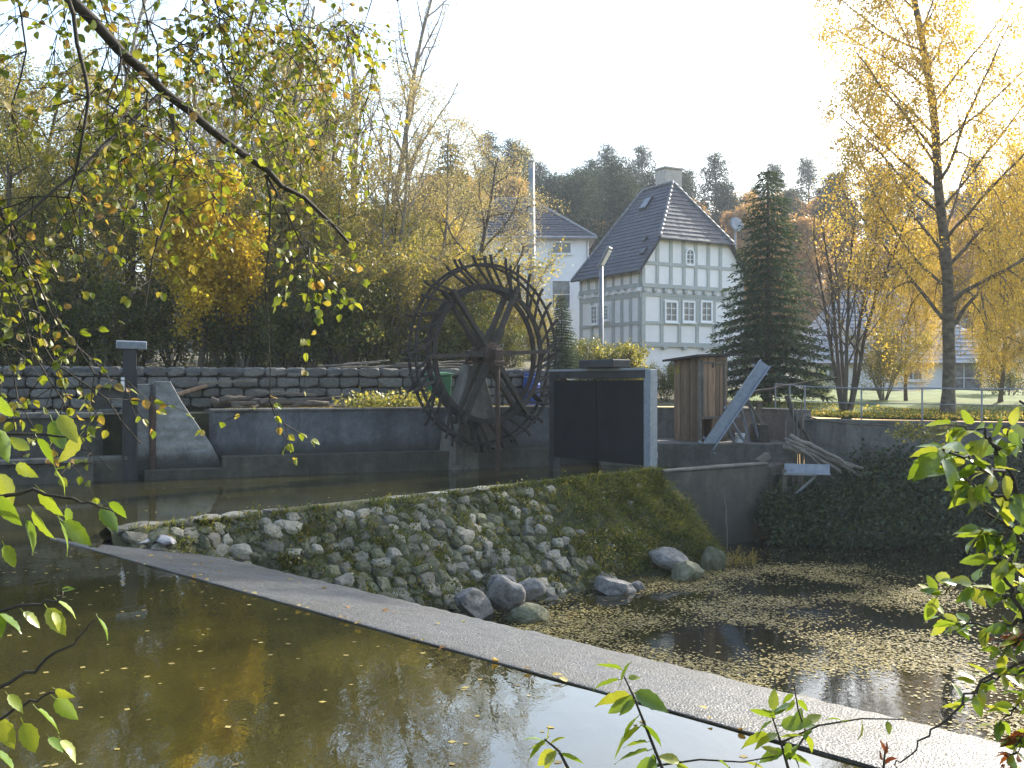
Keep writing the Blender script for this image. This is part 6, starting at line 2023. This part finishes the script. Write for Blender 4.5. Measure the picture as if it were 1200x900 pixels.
shoot("alder_shoot", (0.72, 2.3, 0.34), [(925, 905), (915, 870), (905, 840)], 2.4,
      [(908, 842, 880, 830), (905, 845, 885, 858), (905, 838, 922, 828), (912, 860, 885, 872), (914, 865, 945, 858), (918, 880, 890, 890), (920, 885, 950, 892), (905, 832, 908, 808), (930, 820, 924, 835), (915, 850, 950, 845), (900, 860, 870, 872)],
      0.055, "bushy shoot with small yellowish leaves below the weir apron", 73, side=[[(770, 897), (820, 890), (870, 893), (915, 885)], [(915, 870), (960, 850), (1010, 842), (1060, 843)], [(925, 890), (945, 860), (935, 830), (930, 800)]])

def right_bush():
    rnd = random.Random(81)
    base = Vector((1.45, 2.35, 0.32))
    root = empty("hazel_bush", base, 0, "bush with large yellow-green leaves hanging in at the right edge", "bush")
    Tb = Tubes()
    d0 = 2.3
    def path(pts, r0, r1, leafy, size, mats, den=0.9):
        Q = []
        for a, b in zip(pts, pts[1:]):
            a = Vector(a); b = Vector(b)
            for j in range(6): Q.append(a.lerp(b, j / 6) + Vector((rnd.gauss(0, 1), rnd.gauss(0, 1), rnd.gauss(0, 1))) * .005)
        Q.append(Vector(pts[-1]))
        Tb.add([tuple(q - base) for q in Q], [lerp(r0, r1, i / (len(Q) - 1)) for i in range(len(Q))], 6)
        if leafy:
            for q in Q[2:]:
                for _ in range(rnd.choice((1, 2, 2))):
                    if rnd.random() < den:
                        dv = Vector((rnd.gauss(-.35, .7), rnd.gauss(0, .6), rnd.gauss(-.25, .45)))
                        put_leaf(root, mats[rnd.randrange(len(mats))], q, size * rnd.uniform(.65, 1.15), rnd, dv, base, 0.9)
    stems = [[base, (1.38, 2.32, 1.0), at(1215, 640, d0), at(1185, 560, d0), at(1160, 512, d0)], [base, (1.5, 2.4, 1.1), at(1260, 600, 2.4), at(1220, 520, 2.4), at(1195, 470, 2.4)], [base, (1.32, 2.3, .8), at(1225, 780, d0), at(1190, 700, d0), at(1165, 650, d0)]]
    for s in stems: path(s, 0.012, 0.003, False, 0, LN)
    twigs = [([at(1185, 560, d0), at(1150, 545, 2.2), at(1115, 530, 2.15), at(1098, 525, 2.1)], .075), ([at(1175, 535, d0), at(1150, 505, 2.3), at(1120, 497, 2.3)], .07), ([at(1195, 590, d0), at(1165, 580, 2.3), at(1140, 572, 2.3), at(1120, 552, 2.3)], .07),
             ([at(1210, 640, d0), at(1185, 625, 2.3), at(1160, 630, 2.3), at(1142, 618, 2.3)], .06), ([at(1205, 660, d0), at(1180, 660, 2.3), at(1160, 655, 2.3)], .055), ([at(1215, 540, 2.4), at(1195, 520, 2.4), at(1175, 500, 2.4)], .07),
             ([at(1190, 700, d0), at(1160, 690, 2.4), at(1125, 685, 2.5), at(1098, 700, 2.6)], .06), ([at(1200, 730, d0), at(1165, 735, 2.4), at(1130, 730, 2.5), at(1100, 722, 2.6)], .055),
             ([at(1215, 780, d0), at(1180, 790, 2.4), at(1150, 800, 2.45), at(1130, 830, 2.5)], .05), ([at(1230, 800, d0), at(1195, 820, 2.4), at(1170, 850, 2.4)], .05), ([at(1230, 820, d0), at(1205, 860, 2.4), at(1180, 890, 2.4)], .05),
             ([at(1225, 740, d0), at(1195, 750, 2.35), at(1170, 765, 2.35)], .055), ([at(1222, 690, d0), at(1200, 690, 2.35), at(1180, 700, 2.35)], .055)]
    for t, s in twigs: path(t, 0.005, 0.0015, True, s, LN)
    for t in ([at(1240, 840, d0), at(1200, 860, 2.4), at(1185, 900, 2.4)], [at(1220, 740, d0), at(1190, 740, 2.4), at(1165, 755, 2.4)], [at(1060, 905, 2.4), at(1040, 890, 2.4), at(1035, 875, 2.4)], [at(1000, 905, 2.4), at(1010, 885, 2.4), at(1020, 870, 2.4)]):
        if t[0].x > 1.2: path(t, 0.003, 0.001, True, .04, LR)
    # bare arching twigs
    path([at(1225, 760, d0), at(1150, 800, 2.4), at(1100, 850, 2.4), at(1060, 890, 2.4), at(1040, 905, 2.4)], .004, .0015, False, 0, LN)
    path([at(1200, 630, d0), at(1160, 600, 2.35), at(1135, 575, 2.35), at(1128, 560, 2.35)], .004, .0015, False, 0, LN)
    link("branches", Tb.mesh("branches", M['darkbark']), root)
right_bush()

# low undergrowth along the near bank
shoot("dock_stalk", (0.95, 2.3, 0.34), [(1035, 905), (1037, 880)], 2.4, [(1035, 890, 1028, 878), (1036, 884, 1042, 872), (1036, 880, 1034, 868), (1036, 896, 1046, 886)], .03, "short reddish seed stalk on the near bank", 75, LR)
# thin dry plants by the concrete wall
pw = at(852, 640, 19.9)
stick("dry_stalk", [(pw.x, pw.y, -1.5), at(851, 600, 19.9), at(848, 578, 19.9)], 0.02, "thin pale dead stalk standing in front of the concrete wall", None, M['greywood'], "stalk")
rng_ = np.random.default_rng(3)
pos = [tuple(np.array(at(random.Random(k).uniform(838, 885), 662, random.Random(k + 999).uniform(18.3, 19.9))) * np.array([1, 1, 0]) + np.array([0, 0, -1.42])) for k in range(160)]
v_, q_ = blades(pos, rng_, 0.28, 0.007, np.array([.25, -.3, -.1]), droop=.9)
o = link("bank_straw", np_mesh("bank_straw", v_, q_, M['straw'])); tag(o, "dry straw stalks at the foot of the concrete wall", "straw", kind='stuff')
print("DONE objects", len(bpy.data.objects), "tris", sum(len(m.polygons) for m in bpy.data.meshes) * 2)

# ---------------------------------------------------------------- autumn haze over the valley
def haze():
    m = bpy.data.materials.new("haze_air"); m.use_nodes = True
    nt = m.node_tree; nt.nodes.clear()
    out = nt.nodes.new("ShaderNodeOutputMaterial"); pv = nt.nodes.new("ShaderNodeVolumePrincipled")
    pv.inputs["Color"].default_value = (0.86, 0.92, 1.0, 1)
    pv.inputs["Density"].default_value = 0.0006
    pv.inputs["Anisotropy"].default_value = 0.35
    nt.links.new(pv.outputs[0], out.inputs["Volume"])
    o = MB().box((0, 120, 22), (520, 380, 52)).build("haze", m)
    tag(o, "thin pale autumn haze filling the valley", "haze", kind="stuff")
haze()
